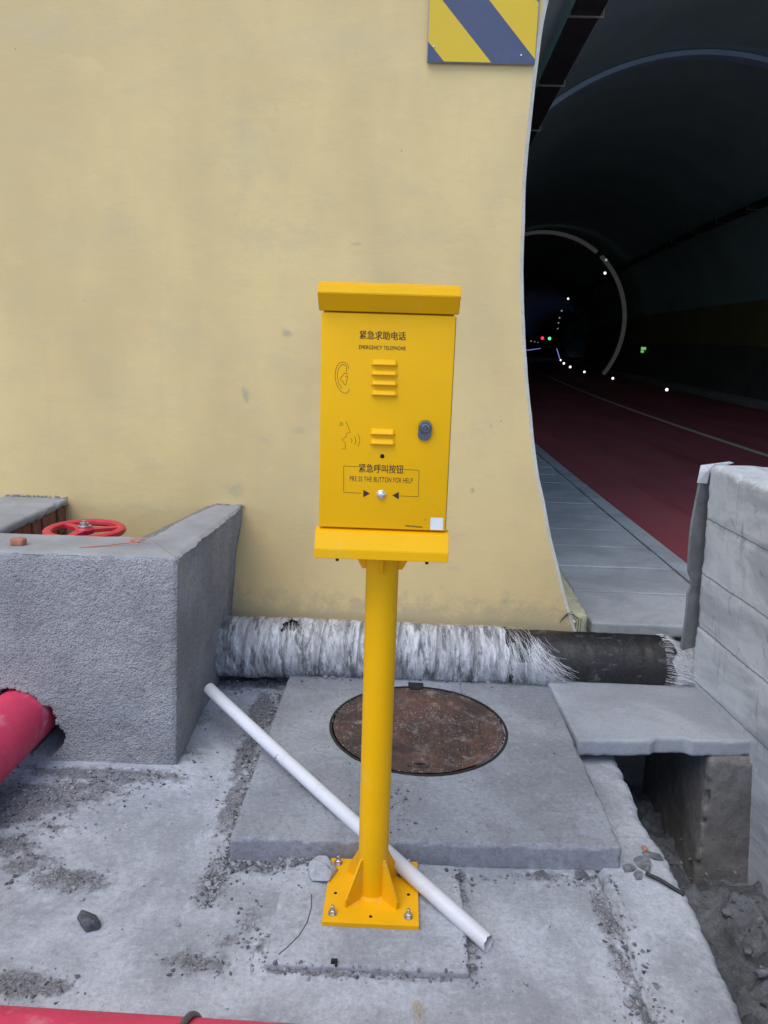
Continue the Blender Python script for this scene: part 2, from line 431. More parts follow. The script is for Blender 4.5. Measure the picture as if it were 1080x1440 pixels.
def m_road():
    t = NT('red_road_surface'); v = t.geo(); n1 = t.noise(t.mapv(v, (1, .25, 1)), 1.2, 5, .6); n2 = t.noise(v, 60, 4, .7)
    c = t.mix(t.ramp(n1, .3, .7), (.36, .078, .088), (.46, .110, .120)); c = t.mix(t.ramp(n2, .6, .8, 0, .35), c, (.3, .12, .12)); tr = t.noise(t.mapv(v, (1.6, .06, 1)), 1.6, 5, .65); c = t.mix(t.ramp(tr, .5, .7, 0, .5), c, (.30, .13, .135)); c = t.mix(t.ramp(tr, .46, .3, 0, .5), c, (.20, .045, .055))
    return t.out(c, .8, t.bump(n2, .5, .006), spec=.3)
M['road'] = m_road()

def m_rust():
    t = NT('rusty_cast_iron'); v = t.geo(); n1 = t.noise(v, 6, 6, .65, .5); n2 = t.noise(v, 38, 5, .7); n3 = t.noise(v, 150, 4, .7)
    c = t.mix(t.ramp(n1, .36, .66), (.050, .036, .032), (.125, .066, .050))
    c = t.mix(t.ramp(n2, .54, .72, 0, .65), c, (.032, .027, .027))
    c = t.mix(t.ramp(n2, .42, .25, 0, .6), c, (.20, .085, .055))
    c = t.mix(t.ramp(t.noise(v, 14, 6, .75, .3), .50, .70, 0, .7), c, (.27, .245, .23))
    fl = t.math('MULTIPLY', t.ramp(t.vor(v, 95), .26, .14), t.ramp(t.noise(v, 9, 4, .7), .44, .60))
    c = t.mix(t.math('MULTIPLY', fl, .9), c, (.46, .46, .47))
    return t.out(c, .75, t.bump(t.math('ADD', n2, n3), .8, .003), .15)
M['rust'] = m_rust()
M['iron'] = m_simple('black_iron', (.022, .021, .022), .6, .3, .3, 30, .3, .002, (.12, .09, .07), .4)

def m_tar():
    t = NT('black_tar_wrap'); v = t.geo(); n1 = t.noise(v, 7, 6, .7, .6); n2 = t.noise(v, 70, 4, .7)
    c = t.mix(t.ramp(n2, .3, .7), (.009, .009, .010), (.022, .021, .022))
    dusty = t.noise(t.mapv(v, (1, 1, 1.3)), 11, 6, .75, 1.2)
    c = t.mix(t.ramp(dusty, .56, .74, 0, .7), c, (.24, .24, .25))
    return t.out(c, t.ramp(n1, .3, .7, .35, .6), t.bump(t.math('ADD', n1, n2), .5, .004))
M['tar'] = m_tar()

def m_wrap():
    t = NT('glass_cloth_wrap'); uv = t.n.new('ShaderNodeUVMap'); uv.uv_map = 'UVMap'; u = uv.outputs[0]
    f1 = t.noise(t.mapv(u, (1, .06, 1), (0, 0, .12)), 170, 5, .7, 2.2)      # fibres round the pipe
    f2 = t.noise(t.mapv(u, (1, .22, 1), (0, 0, -.5)), 60, 5, .7, 3.0)       # tangled fibres
    bl = t.noise(t.mapv(u, (1, .3, 1), (0, 0, .35)), 15, 6, .72, .2)      # worn patches
    w = t.n.new('ShaderNodeTexWave'); w.wave_type = 'BANDS'; w.bands_direction = 'X'; w.wave_profile = 'SAW'
    w.inputs['Scale'].default_value = 2.0; w.inputs['Distortion'].default_value = 1.6; w.inputs['Detail'].default_value = 3; w.inputs['Detail Scale'].default_value = 1.5
    t.L(t.mapv(u, (1, .22, 1), (0, 0, .3)), w.inputs['Vector'])
    fold = t.noise(t.mapv(u, (1, .16, 1), (0, 0, -.32)), 26, 6, .62, 1.4)   # soft folds slanting round the pipe
    fold2 = t.noise(t.mapv(u, (1, .3, 1), (0, 0, .45), (3, 1, 0)), 34, 5, .6, 2.2)
    c = t.mix(t.ramp(fold, .34, .66), (.27, .275, .295), (.66, .68, .72))
    c = t.mix(t.ramp(fold2, .50, .34, 0, .65), c, (.22, .225, .245))
    c = t.mix(t.ramp(f1, .50, .36, 0, .35), c, (.20, .20, .215))
    c = t.mix(t.ramp(bl, .49, .40, 0, .8), c, (.085, .085, .095))
    c = t.mix(t.ramp(w.outputs['Fac'], .14, .0, 0, .75), c, (.10, .10, .11))
    c = t.mix(t.ramp(f2, .57, .72, 0, .65), c, (.82, .84, .88))
    h = t.math('ADD', t.math('MULTIPLY', fold, 1.6), t.math('ADD', fold2, t.math('MULTIPLY', f1, .35)))
    return t.out(c, t.ramp(fold2, .35, .65, .2, .42), t.bump(h, .9, .007), spec=.5)
M['wrap'] = m_wrap()

def emis(name, col, k):
    t = NT(name); t.b.inputs['Base Color'].default_value = (.02, .02, .02, 1)
    t.b.inputs['Emission Color'].default_value = (*col, 1); t.b.inputs['Emission Strength'].default_value = k
    return t.m
M['e_white'] = emis('stud_lamp_light', (1, 1, .98), 1.0)
M['e_dim'] = emis('dim_lamp_light', (1, 1, .95), .14)
M['e_blue'] = emis('blue_strip_light', (.30, .36, 1.0), .4)
M['e_red'] = emis('red_signal_light', (1, .03, .08), .9)
M['e_green'] = emis('green_signal_light', (.05, .9, .35), .9)
M['e_exit'] = emis('exit_sign_light', (.25, .75, .2), .32)
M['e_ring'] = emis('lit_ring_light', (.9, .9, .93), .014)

# ------------------------------------------------------------------ the setting
WY = 3.27                                              # face of the portal wall
TX, TZ, TR = 5.875, 2.2, 5.405                         # tunnel section: circle in the wall plane
def shift(y): return max(0, y-5)**2/(2*370.0)
def rise(y):
    t = min(1, max(0, y-8)/45.0); return .3*t*t*(3-2*t)

# the wide ground, everything else stands on or in it
bm = bmesh.new(); bmesh.ops.create_grid(bm, x_segments=1, y_segments=1, size=300)
for v in bm.verts: v.co.z = -.62
structure(from_bm('ground', bm, M['gravelly']))

# cast concrete floor with its ditch edge (height field)
def lip(y):
    y = np.asarray(y, float)
    return .845 + (fbm(P3(y, y*0), 5.0, 3, 3)-.5)*.03 + (fbm(P3(y, y*0+2), 60, 3, 4)-.5)*.012
DIRT = []   # photo pixel x, y, radius x, radius y (metres), strength
for q in [(100,1240,.12,.05,.9), (40,1215,.10,.06,.7), (20,1385,.10,.05,.9), (75,1388,.05,.03,.8), (280,1355,.09,.04,.75), (330,1325,.06,.04,.5), (30,1130,.22,.10,.9),
          (120,1110,.20,.07,.75), (200,1095,.15,.05,.55), (60,1165,.16,.05,.5), (300,1240,.05,.10,.8), (330,1130,.045,.18,.95), (345,1060,.04,.2,.95), (365,1000,.05,.2,.9), (280,1010,.08,.12,.45),
          (400,1218,.16,.025,.95), (480,1215,.1,.03,.7), (350,1220,.10,.04,.7), (350,960,.22,.10,.8), (310,945,.2,.08,.7), (770,1235,.10,.03,.6),
          (830,1235,.06,.04,.6), (850,1290,.03,.12,.7), (870,1350,.03,.12,.6), (900,1420,.03,.1,.7), (640,1240,.03,.08,.5), (665,1340,.02,.05,.55), (510,1375,.3,.012,.6),
          (0,1190,.14,.06,.8), (265,1060,.06,.06,.5), (350,1300,.04,.1,.5), (365,1335,.03,.05,.55), (150,1090,.3,.05,.9), (60,1120,.2,.07,1.0), (10,1145,.12,.08,1.0),
          (649,1235,.014,.03,.9), (651,1265,.012,.04,.9), (655,1300,.012,.04,.9), (659,1335,.012,.04,.9), (663,1365,.016,.02,.9), (430,1368,.1,.010,.9), (560,1372,.12,.010,.9), (400,1365,.06,.012,.9)]:
    p = None
    d = _r2*((q[0]-540)/F_PX) + _u2*(-(q[1]-720)/F_PX) + _f; p = Vector((0, 0, CAM_H)) + d*(-CAM_H/d.z)
    DIRT.append((p.x, p.y, q[2], q[3], q[4]*1.3))
def dirt_at(x, y):
    d = np.zeros_like(x)
    for (a, b, rx, ry, k) in DIRT:
        d = np.maximum(d, k*np.exp(-(((x-a)/rx)**2 + ((y-b)/ry)**2)*.9))
    return d
def floor_h(x, y, lp):
    p = P3(x, y)
    h = (fbm(p, 2.2, 3, 11)-.5)*.014 + (fbm(p, 24, 4, 12)-.5)*.0035
    d = dirt_at(x, y); cr = np.clip(fbm(p, 42, 3, 14)-.42, 0, 1)*d
    h += cr*.035
    edge = .632 + (fbm(P3(y, y*0+9), 7, 3, 21)-.5)*.03                   # seam between floor and ditch edge
    h += np.where(x > edge, .010, 0.0)*(y < 2.1)
    h -= np.exp(-((x-edge)/.007)**2)*.022*(y < 2.1)
    rt = np.clip(1-(lp-x)/.025, 0, 1); h -= rt**2*.015                # worn lip
    chip = np.clip(fbm(p, 17, 3, 31)-.5, 0, 1)*np.clip(1-(lp-x)/.07, 0, 1); h -= chip*.03
    return h, d
ny, nx = 420, 380
ys = np.concatenate([[-8, -3, 0], np.linspace(.95, WY+.02, ny)]); tx = np.concatenate([[-9, -5, -3], np.linspace(-1.75, .70, nx), np.linspace(.705, 1, 44)])
V = []; 
for y in ys:
    lp = float(lip([y])[0]); xs = tx.copy(); k = tx > .7; xs[k] = .70 + (tx[k]-.70)/.30*(lp-.70)
    h, d = floor_h(xs, np.full_like(xs, y), lp)
    V.append(np.stack([xs, np.full_like(xs, y), h, d], 1))
A = np.stack(V); r, c = A.shape[:2]; V = A.reshape(-1, 4)
Fc = [(i*c+j, i*c+j+1, (i+1)*c+j+1, (i+1)*c+j) for i in range(r-1) for j in range(c-1)]
nv = len(V); side = []
for lev, (zz, off) in enumerate(((-.03, .004), (-.12, -.01), (-.3, -.02), (-.64, -.03))):
    for i in range(r):
        e = A[i, -1]; jig = float((fbm([[e[1], zz, 0]], 14, 3, 41)[0]-.5)*.018)
        side.append((e[0]+off+jig, e[1], zz, 0.15))
V = np.vstack([V, np.array(side)])
for i in range(r-1):
    prev = [i*c+c-1, (i+1)*c+c-1]
    for lev in range(4):
        a = nv+lev*r+i; Fc.append((prev[0], a, a+1, prev[1])); prev = [a, a+1]
fl = structure(from_arr('concrete_floor', V[:, :3], Fc, M['floor']))
at_ = fl.data.attributes.new('dirt', 'FLOAT', 'POINT'); at_.data.foreach_set('value', V[:, 3].astype(np.float32))

# ditch bottom: rubble height field
gx = np.linspace(.70, 1.62, 90); gy = np.linspace(.6, 3.6, 260); X, Y = np.meshgrid(gx, gy); x = X.ravel(); y = Y.ravel()
z = -.50 + (fbm(P3(x, y), 3, 3, 51)-.5)*.12 + np.clip(fbm(P3(x, y), 19, 4, 52)-.45, 0, 1)*.16 + (x-1.0)*.10*(y < 2.5)
V = np.stack([x, y, z], 1); c = len(gx)
Fc = [(i*c+j, i*c+j+1, (i+1)*c+j+1, (i+1)*c+j) for i in range(len(gy)-1) for j in range(c-1)]
structure(from_arr('ditch_floor', V, Fc, M['ditch']))

# road, pavement and kerb run into the tunnel
def ribbon(name, xa, xb, z, mat, y0, y1, step=1.0, edge=None):
    bm = bmesh.new(); rows = []; n = int((y1-y0)/step)+1
    for i in range(n+1):
        y = y0+(y1-y0)*i/n; s = shift(y); zz = z+rise(y); pts = [(xa+s, y, zz), (xb+s, y, zz)]
        if edge: pts = [(xa+s, y, zz-edge)] + pts + [(xb+s, y, zz-edge)]
        rows.append([bm.verts.new(p) for p in pts])
    for a, b in zip(rows, rows[1:]):
        for k in range(len(a)-1): bm.faces.new((a[k], a[k+1], b[k+1], b[k]))
    if edge:
        bm.faces.new(rows[0]); bm.faces.new(rows[-1][::-1])
    return from_bm(name, bm, mat)
structure(ribbon('road', 1.97, 10.2, -.10, M['road'], 2.6, 160, 1.5))
structure(ribbon('bounce_apron', 1.97, 11.5, -.10, M['gravelly'], -60, 2.6, 1.5))  # unseen pale apron, added to bounce light onto the tunnel ceiling
structure(ribbon('road_marking', 5.90, 6.05, -.096, M['marking'], 2.7, 60, 1.5))
structure(ribbon('far_pavement', 10.2, 11.4, .08, M['pave'], 3.7, 160, 1.5, .2))
structure(ribbon('kerb', 1.845, 1.98, .105, M['pave'], 3.76, 160, 1.5, .3))
structure(ribbon('pavement_bed', .95, 1.84, .03, M['ditch'], 3.80, 160, 1.5, .7))

# portal wall with the arched opening
def arch(rad, n=160, z0=-.66):
    a0 = math.asin((z0-TZ)/rad); out = []
    for i in range(n+1):
        a = math.pi - a0 + (2*a0 - math.pi)*i/n                          # left foot over the crown to right foot
        j = (float(fbm([[i*.37, 1, 2]], 1.0, 3, 61)[0])-.5)*.010
        out.append((TX+(rad+j)*math.cos(a), TZ+(rad+j)*math.sin(a)))
    return out
NA = 420
af = arch(TR+.016, NA); ab = arch(TR, NA)
wall_t = thing('portal_wall', 'tall cream painted tunnel portal wall with a big arched opening', 'wall', (-3, WY, -.62))
bm = bmesh.new()
outer = [(-14, -.66), (-14, 11.5), (24, 11.5), (24, -.66)]
fv = [bm.verts.new((p[0], WY, p[1])) for p in af]
ov = [bm.verts.new((p[0], WY, p[1])) for p in outer]
half = NA//2
bm.faces.new([ov[0], ov[1]] + fv[half::-1][:0] + [fv[half]] + fv[half-1::-1])
bm.faces.new([ov[2], ov[3]] + fv[:half-1:-1])
bm.faces.new([ov[1], ov[2], fv[half]])
bv = [bm.verts.new((p[0], WY+.5, p[1])) for p in outer]
for i in range(3): bm.faces.new((ov[i], ov[i+1], bv[i+1], bv[i]))
from_bm('wall_face', bm, M['wall'], wall_t)
bm = bmesh.new(); bm_box(bm, (.3, 3.19, -.64), (1.192, 3.268, -.02)); from_bm('footing', bm, M['old'], wall_t)
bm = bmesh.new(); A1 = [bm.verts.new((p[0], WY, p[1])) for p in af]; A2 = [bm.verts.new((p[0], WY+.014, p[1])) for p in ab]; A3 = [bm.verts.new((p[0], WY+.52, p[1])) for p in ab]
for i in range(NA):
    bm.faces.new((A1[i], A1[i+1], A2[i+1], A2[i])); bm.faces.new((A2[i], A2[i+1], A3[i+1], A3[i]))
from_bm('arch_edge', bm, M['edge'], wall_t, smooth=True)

# tunnel lining: painted band low on the walls, dado below
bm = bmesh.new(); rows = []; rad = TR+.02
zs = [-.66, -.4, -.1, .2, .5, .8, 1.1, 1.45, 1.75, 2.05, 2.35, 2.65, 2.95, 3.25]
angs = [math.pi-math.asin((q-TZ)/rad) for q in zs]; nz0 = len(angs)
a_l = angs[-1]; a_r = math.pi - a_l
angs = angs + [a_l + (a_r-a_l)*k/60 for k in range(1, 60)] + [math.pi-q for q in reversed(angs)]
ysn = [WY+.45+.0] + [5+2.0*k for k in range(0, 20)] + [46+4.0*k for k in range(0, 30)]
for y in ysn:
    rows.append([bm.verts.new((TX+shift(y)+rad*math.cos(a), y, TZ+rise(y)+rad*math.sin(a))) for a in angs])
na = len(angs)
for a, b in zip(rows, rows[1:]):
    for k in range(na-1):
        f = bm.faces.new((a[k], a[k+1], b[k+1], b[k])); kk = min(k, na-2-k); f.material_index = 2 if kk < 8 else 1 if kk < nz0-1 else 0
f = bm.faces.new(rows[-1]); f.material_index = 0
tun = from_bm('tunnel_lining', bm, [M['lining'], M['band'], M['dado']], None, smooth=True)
tag(tun, 'dark curving tunnel lining with yellowish band low on its walls', 'tunnel')

# pavement slabs inside the tunnel: cable trench covers
y = 3.76; i = 0
while y < 22:
    L = .53 if y < 12 else .53
    x0 = 1.06 if i else 1.04
    sh = shift(y+.25)
    rz = random.uniform(-.004, .004)
    o = rough_box('trench_cover', (x0+sh, y, .03), (1.835+sh, y+L-.007, .103-.0012*(i % 2)+random.uniform(-.0006, .0006)), (.016 if y < 7 else .04), .0035, .0015, 70+i, M['pave'], chip=.004)
    lab = ('front grey concrete trench cover beside the tunnel opening behind the black pipe' if i == 0 else
           'second grey trench cover from the tunnel mouth, behind the front one' if i == 1 else
           'third grey trench cover from the tunnel mouth, next to the red road' if i == 2 else
           'grey concrete trench cover farther along the row leading into the dark tunnel')
    tag(recentre(o), lab, 'trench cover', 'trench covers along the tunnel pavement'); y += L; i += 1
    if i > 24: break

# yellow-green curb block between the wall and the covers
cb = rough_box('curb_block', (.80, 3.44, -.1), (.935, 5.0, .262), .014, .010, .004, 91, M['curb'], chip=.012, warp=lambda v: v + np.stack([(v[:,1]-3.44)*.012, v[:,0]*0, v[:,0]*0], 1))
tag(recentre(cb), 'worn yellow-green concrete curb between cream wall foot and trench covers', 'curb')

# rings round the tunnel
def ring(name, y, rad, w, mat, label, a0=-20, a1=200, gap=None, dx=0, dz=0, th=.02):
    bm = bmesh.new(); n = 120; prev = None
    for i in range(n+1):
        d = a0+(a1-a0)*i/n; a = R_(d); ca, sa = math.cos(a), math.sin(a)
        cx, cz = TX+shift(y)+dx, TZ+rise(y)+dz
        cur = [bm.verts.new((cx+r*ca, yy, cz+r*sa)) for r, yy in ((rad, y), (rad-th, y), (rad-th, y+w), (rad, y+w))]
        if prev and not (gap and gap[0] < d < gap[1]):
            for k in range(4): bm.faces.new((prev[k], prev[(k+1) % 4], cur[(k+1) % 4], cur[k]))
        prev = cur
    o = from_bm(name, bm, mat); return tag(o, label, 'reflective ring')
ring('reflective_ring', 17.2, TR-.01, .30, M['ringband'], 'bluish grey reflective ring round the tunnel, the one nearest the mouth', th=.10)
_rc = at(759, 452, 41.5)
ring('reflective_ring', 41.5, 4.62, .30, M['e_ring'], 'pale grey lit ring round the tunnel, the farther one', -36, 201, (50.5, 53.5), _rc.x-TX-shift(41.5), _rc.z-TZ-rise(41.5), th=.15)

# cable trays high on both sides
def tray(side, label, aa):
    t = thing('cable_tray', label, 'cable tray', (TX+side*4.0, 4, 6), 'cable trays along the tunnel roof')
    bm = bmesh.new(); prev = None
    for y in [3.9+1.5*k for k in range(60)]:
        a = R_(aa); rr = TR-.25; cx = TX+shift(y)+rr*math.cos(a)*1; cz = TZ+rise(y)+rr*math.sin(a)
        cur = [bm.verts.new((cx+dx, y, cz+dz)) for dx, dz in ((-.17, -.06), (.17, -.06), (.17, .06), (-.17, .06))]
        if prev:
            for k in range(4): bm.faces.new((prev[k], prev[(k+1) % 4], cur[(k+1) % 4], cur[k]))
        prev = cur
    from_bm('tray', bm, M['tray'], t)
    for k in range(12):
        y = 5.5+2.6*k; a = R_(aa); rr = TR-.25; cx = TX+shift(y)+rr*math.cos(a); cz = TZ+rise(y)+rr*math.sin(a)
        bm = bmesh.new(); bm_box(bm, (cx-.22, y-.012, cz-.085), (cx+.22, y+.012, cz-.062))
        bm_box(bm, (cx-.22, y-.012, cz-.062), (cx-.20, y+.012, cz+.12)); bm_box(bm, (cx+.20, y-.012, cz-.062), (cx+.22, y+.012, cz+.12))
        from_bm('bracket', bm, M['bracket'], t)
tray(-1, 'dark cable tray with pale brackets hung on the upper left of tunnel', 137)
tray(1, 'dark cable tray hung on the upper right of tunnel', 43)

# lamps in the dark
def lamp(name, p, r, mat, label, cat, group=None, sh='dome'):
    t = thing(name, label, cat, p, group)
    bm = bmesh.new(); bm_box(bm, (p.x-r*.9, p.y, p.z-r*1.25), (p.x+r*.9, p.y+r*1.6, p.z-r*.95)); bm_box(bm, (p.x-r*.6, p.y+r*.6, p.z-r*.95), (p.x+r*.6, p.y+r*1.5, p.z+r*1.1))
    from_bm('housing', bm, M['tray'], t)
    bm = bmesh.new(); bm_lathe(bm, [(r*.9, 0), (r, r*.1), (r*.8, r*.35), (r*.4, r*.5)], p+Vector((0, r*.55, 0)), 14, 'y')
    from_bm('lens', bm, mat, t, smooth=True)
    return t
STUD = [(938,548,29.5,.052,'nearest and rightmost small white kerb lamp inside the dark tunnel'), (862,532,41,.052,'second small white kerb lamp inside the tunnel, under the lit ring end'),
        (822,523,51,.056,'third small white kerb lamp along the bend in the tunnel'), (802,516,64,.075,'fourth small white kerb lamp along the bend in the tunnel'),
        (793,511,78,.085,'fifth small white kerb lamp, one above the fourth on the bend'), (788.5,506.5,92,.085,'sixth and farthest separate white kerb lamp, touching the bluish light line')]
def on_kerb(a, b):
    lo_, hi_ = 10.0, 150.0                                   # the depth at which this pixel meets the far kerb's top
    for _ in range(50):
        Y = (lo_+hi_)/2
        if at(a, b, Y).z > .19+rise(Y): lo_ = Y
        else: hi_ = Y
    return lo_
for (a, b, Y, r, lab) in STUD:
    Y = on_kerb(a, b); print('stud', round(Y, 1), at(a, b, Y)[0]-shift(Y))
    lamp('kerb_lamp', at(a, b, Y), r, M['e_white'], lab, 'kerb lamp', 'white lamps along the tunnel kerb')
ROOF = [(851,384,38.8,.065,'e_white','brightest small roof lamp, beside the lit ring'), (799,420,59,.07,'e_white','second roof lamp, high over the bend in the tunnel'),
        (790,437,77,.08,'e_dim','third roof lamp, faint, just below the second'), (787,447,94,.09,'e_dim','fourth roof lamp, faint dot in the falling row'),
        (785.5,454,110,.09,'e_dim','fifth roof lamp, faint dot in the falling row'), (784.5,462,130,.10,'e_dim','lowest faint roof lamp over the red and green signals'),
        (852.5,365.5,36,.06,'e_dim','faint roof lamp just above the brightest one')]
for (a, b, Y, r, mt, lab) in ROOF: lamp('roof_lamp', at(a, b, Y), r, M[mt], lab, 'roof lamp', 'lamps along the tunnel roof')
for (a, b, Y, r, lab) in [(738,477,95,.10,'leftmost pale left-side lamp at the wall edge'), (747,479.5,108,.09,'second pale lamp in the left-side row'), (752,480.5,118,.08,'third pale lamp in the left-side row'), (756.5,481.5,128,.07,'last faint lamp in the left-side row, below the red signal')]:
    lamp('side_lamp', at(a, b, Y), r, M['e_dim'], lab, 'side lamp', 'lamps on the left side of the tunnel')
lamp('lane_signal', at(763, 475.5, 100), .2, M['e_red'], 'red lane signal glowing far inside the tunnel', 'signal')
lamp('lane_signal', at(773, 476, 100), .2, M['e_green'], 'green lane signal glowing far inside the tunnel', 'signal')
def bar(name, pts, r, mat, label, cat):
    bm = bmesh.new(); bm_tube(bm, pts, r, 6); return tag(from_bm(name, bm, mat), label, cat)
bar('light_strip', [at(730, 493.5, 88), at(745, 492, 98), at(760, 490, 112)], .035, M['e_blue'], 'bluish line of light on the left of the far tunnel', 'light strip')
bar('light_strip', [at(783, 490.5, 125), at(785, 497, 118), at(787, 504, 106)], .05, M['e_blue'], 'bluish line of light on the right of the far bend', 'light strip')
p = at(905, 492, 34.5); t = thing('exit_sign', 'small green lit sign on the right tunnel wall', 'sign', p)
bm = bmesh.new(); bm_box(bm, (p.x-.15, p.y+.02, p.z-.16), (p.x+.15, p.y+.10, p.z+.16)); from_bm('sign_box', bm, M['tray'], t)
bm = bmesh.new(); bm_box(bm, (p.x-.11, p.y-.0, p.z+.0), (p.x+.10, p.y+.018, p.z+.12)); bm_box(bm, (p.x-.11, p.y, p.z-.12), (p.x+.02, p.y+.018, p.z-.03)); from_bm('lit_panel', bm, M['e_exit'], t)

# ------------------------------------------------------------------ striped marker on the wall
def sign():
    x0, x1, z0, z1 = .044, .468, 2.590, 3.50; yf = WY-.022
    t = thing('striped_marker', 'yellow and blue-grey diagonally striped marker panel fixed on cream wall', 'sign', ((x0+x1)/2, WY, z0))
    bm = bmesh.new(); bm_box(bm, (x0, yf+.002, z0), (x1, WY-.006, z1), .003); from_bm('panel', bm, M['sign_e'], t)
    bm = bmesh.new()
    # stripe borders fall to the right: measured along the bottom edge, slope up-left
    sl = 1.06; w = .1845; b0 = x0+.070
    from itertools import count
    def clip(poly, f):
        out = []
        for i in range(len(poly)):
            a, b = poly[i], poly[(i+1) % len(poly)]; fa, fb = f(a), f(b)
            if fa >= 0: out.append(a)
            if fa*fb < 0:
                s = fa/(fa-fb); out.append((a[0]+(b[0]-a[0])*s, a[1]+(b[1]-a[1])*s))
        return out
    e = .0025
    for k in range(-1, 9):
        lo_, hi_ = b0+w*(k-1)*1.0, b0+w*k
        poly = [(x0+e, z0+e), (x1-e, z0+e), (x1-e, z1-e), (x0+e, z1-e)]
        u = lambda q: q[0] + (q[1]-z0)/sl
        poly = clip(poly, lambda q: u(q)-lo_)
        if poly: poly = clip(poly, lambda q: hi_-u(q))
        if len(poly) < 3: continue
        f = bm.faces.new([bm.verts.new((q[0], yf+.0005, q[1])) for q in poly]); f.material_index = k % 2
    o = from_bm('striped_sheeting', bm, [M['sign_b'], M['sign_y']], t)
    for p in (at(610, 66, yf), at(733, 78, yf)):
        bm = bmesh.new(); bm_lathe(bm, [(.004, 0), (.0038, .002), (.002, .003)], (p.x, yf, p.z), 10, 'y'); from_bm('rivet', bm, M['steel'], t)
sign()

# ------------------------------------------------------------------ manhole slab, pad, ditch cover
MC = Vector((.102, 2.615, .08)); MR = .332
def slab_keep(c): return ~((c[:, 2] > .079) & (np.hypot(c[:, 0]-MC.x, c[:, 1]-MC.y) < MR+.004))
sl = rough_box('manhole_slab', (-.462, 1.925, -.01), (.69, 3.06, .08), .0075, .0045, .0012, 5, M['slab'], chip=.012, keep=slab_keep, low=.003,
               warp=lambda v: v + np.stack([(v[:,1]-1.925)*-.012*(v[:,0] > .3) + (v[:,1]-1.925)*.006*(v[:,0] < 0), v[:,0]*.03, v[:,0]*0], 1))
tag(recentre(sl), 'large square grey concrete slab round the rusty manhole lid', 'concrete slab')
mh = thing('manhole_cover', 'round rusty brown manhole cover set in large concrete slab', 'manhole cover', MC)
bm = bmesh.new(); bm_lathe(bm, [(MR-.002, -.03), (MR-.002, .0025), (MR+.003, .0030), (MR+.008, .0022), (MR+.010, -.004)], MC, 96, cap=False); from_bm('frame', bm, M['iron'], mh, smooth=True)
bm = bmesh.new(); bm_lathe(bm, [(MR+.02, -.031), (.001, -.031)], MC, 64); from_bm('frame_seat', bm, M['void'], mh)
bm = bmesh.new()
n = 260; rr = np.linspace(0, MR-.008, 120)
th = np.linspace(0, 2*np.pi, n, endpoint=False)
RR, TT = np.meshgrid(rr, th, indexing='ij'); xx = (RR*np.cos(TT)).ravel(); yy = (RR*np.sin(TT)).ravel()
rad_ = np.hypot(xx, yy); h = np.zeros_like(xx)
chk = (np.sin(xx*105)*np.sin(yy*105) > .2) & (rad_ < .27) & (rad_ > .075); h += chk*.004
h += ((rad_ > .30))*.0035 + ((rad_ > .275) & (rad_ < .285))*.002 + (rad_ < .05)*.004
h += (fbm(P3(xx, yy), 30, 4, 88)-.5)*.005
slot = (np.abs(xx-.0) < .035) & (np.abs(yy+.272) < .012); h -= slot*.02
Vl = np.stack([xx+MC.x, yy+MC.y, h+MC.z-.001], 1)
Fl = [(i*n+j, i*n+(j+1) % n, (i+1)*n+(j+1) % n, (i+1)*n+j) for i in range(1, 119) for j in range(n)]
Fl += [(0*n, n+(j+0), n+(j+1) % n) for j in range(n)]
bm.free(); lid = from_arr('lid', Vl, Fl, M['rust'], mh, smooth=True)
bm = bmesh.new(); bm_box(bm, (MC.x-.005-.032, MC.y+MR-.014, MC.z), (MC.x-.005+.032, MC.y+MR+.03, MC.z+.010), .002); bm_box(bm, (MC.x-.028, MC.y+MR-.028, MC.z+.003), (MC.x+.018, MC.y+MR-.014, MC.z+.009), .002)
from_bm('hinge', bm, M['iron'], mh)
bm = bmesh.new(); bm_box(bm, (MC.x-.020, MC.y-.277, MC.z+.0055), (MC.x+.020, MC.y-.270, MC.z+.0066)); bm_box(bm, (MC.x-.008, MC.y-.280, MC.z+.0057), (MC.x+.008, MC.y-.267, MC.z+.0068)); from_bm('key_slot', bm, M['void'], mh)

pad = rough_box('footing_pad', (-.292, 1.533, -.02), (.212, 1.918, .0185), .006, .0035, .0012, 15, M['pad'], chip=.008, low=.002)
tag(recentre(pad), 'thin pale concrete footing pad under the yellow post base', 'concrete pad')

def cover_warp(v):
    o = v.copy(); s = (v[:, 0]-.69)/(1.33-.69); t = (v[:, 1]-2.52)/(3.03-2.52)
    o[:, 0] += (-.022*t)*(1-s) + (.022-.05*t)*s
    o[:, 1] += .05*s*(1-t)
    m = np.clip(1-np.abs(v[:, 0]-1.03)/.075, 0, 1); m = np.minimum(1, m*3.5)
    o[:, 1] += m*.022*np.clip(1-(v[:, 1]-2.52)/.05, 0, 1)
    return o
cv = rough_box('ditch_cover', (.69, 2.52, .038), (1.335, 3.03, .102), .0085, .005, .0008, 25, M['cover'], chip=.008, warp=cover_warp, low=.0015)
tag(recentre(cv), 'smooth pale concrete cover slab with front notch bridging the ditch', 'concrete slab')

pl = rough_box('ditch_pier', (1.195, 2.55, -.64), (1.42, 3.25, .033), .014, .014, .004, 35, M['old'], chip=.03, low=.008)
tag(recentre(pl), 'dark grey concrete pier in the ditch carrying the notched cover slab', 'pier')

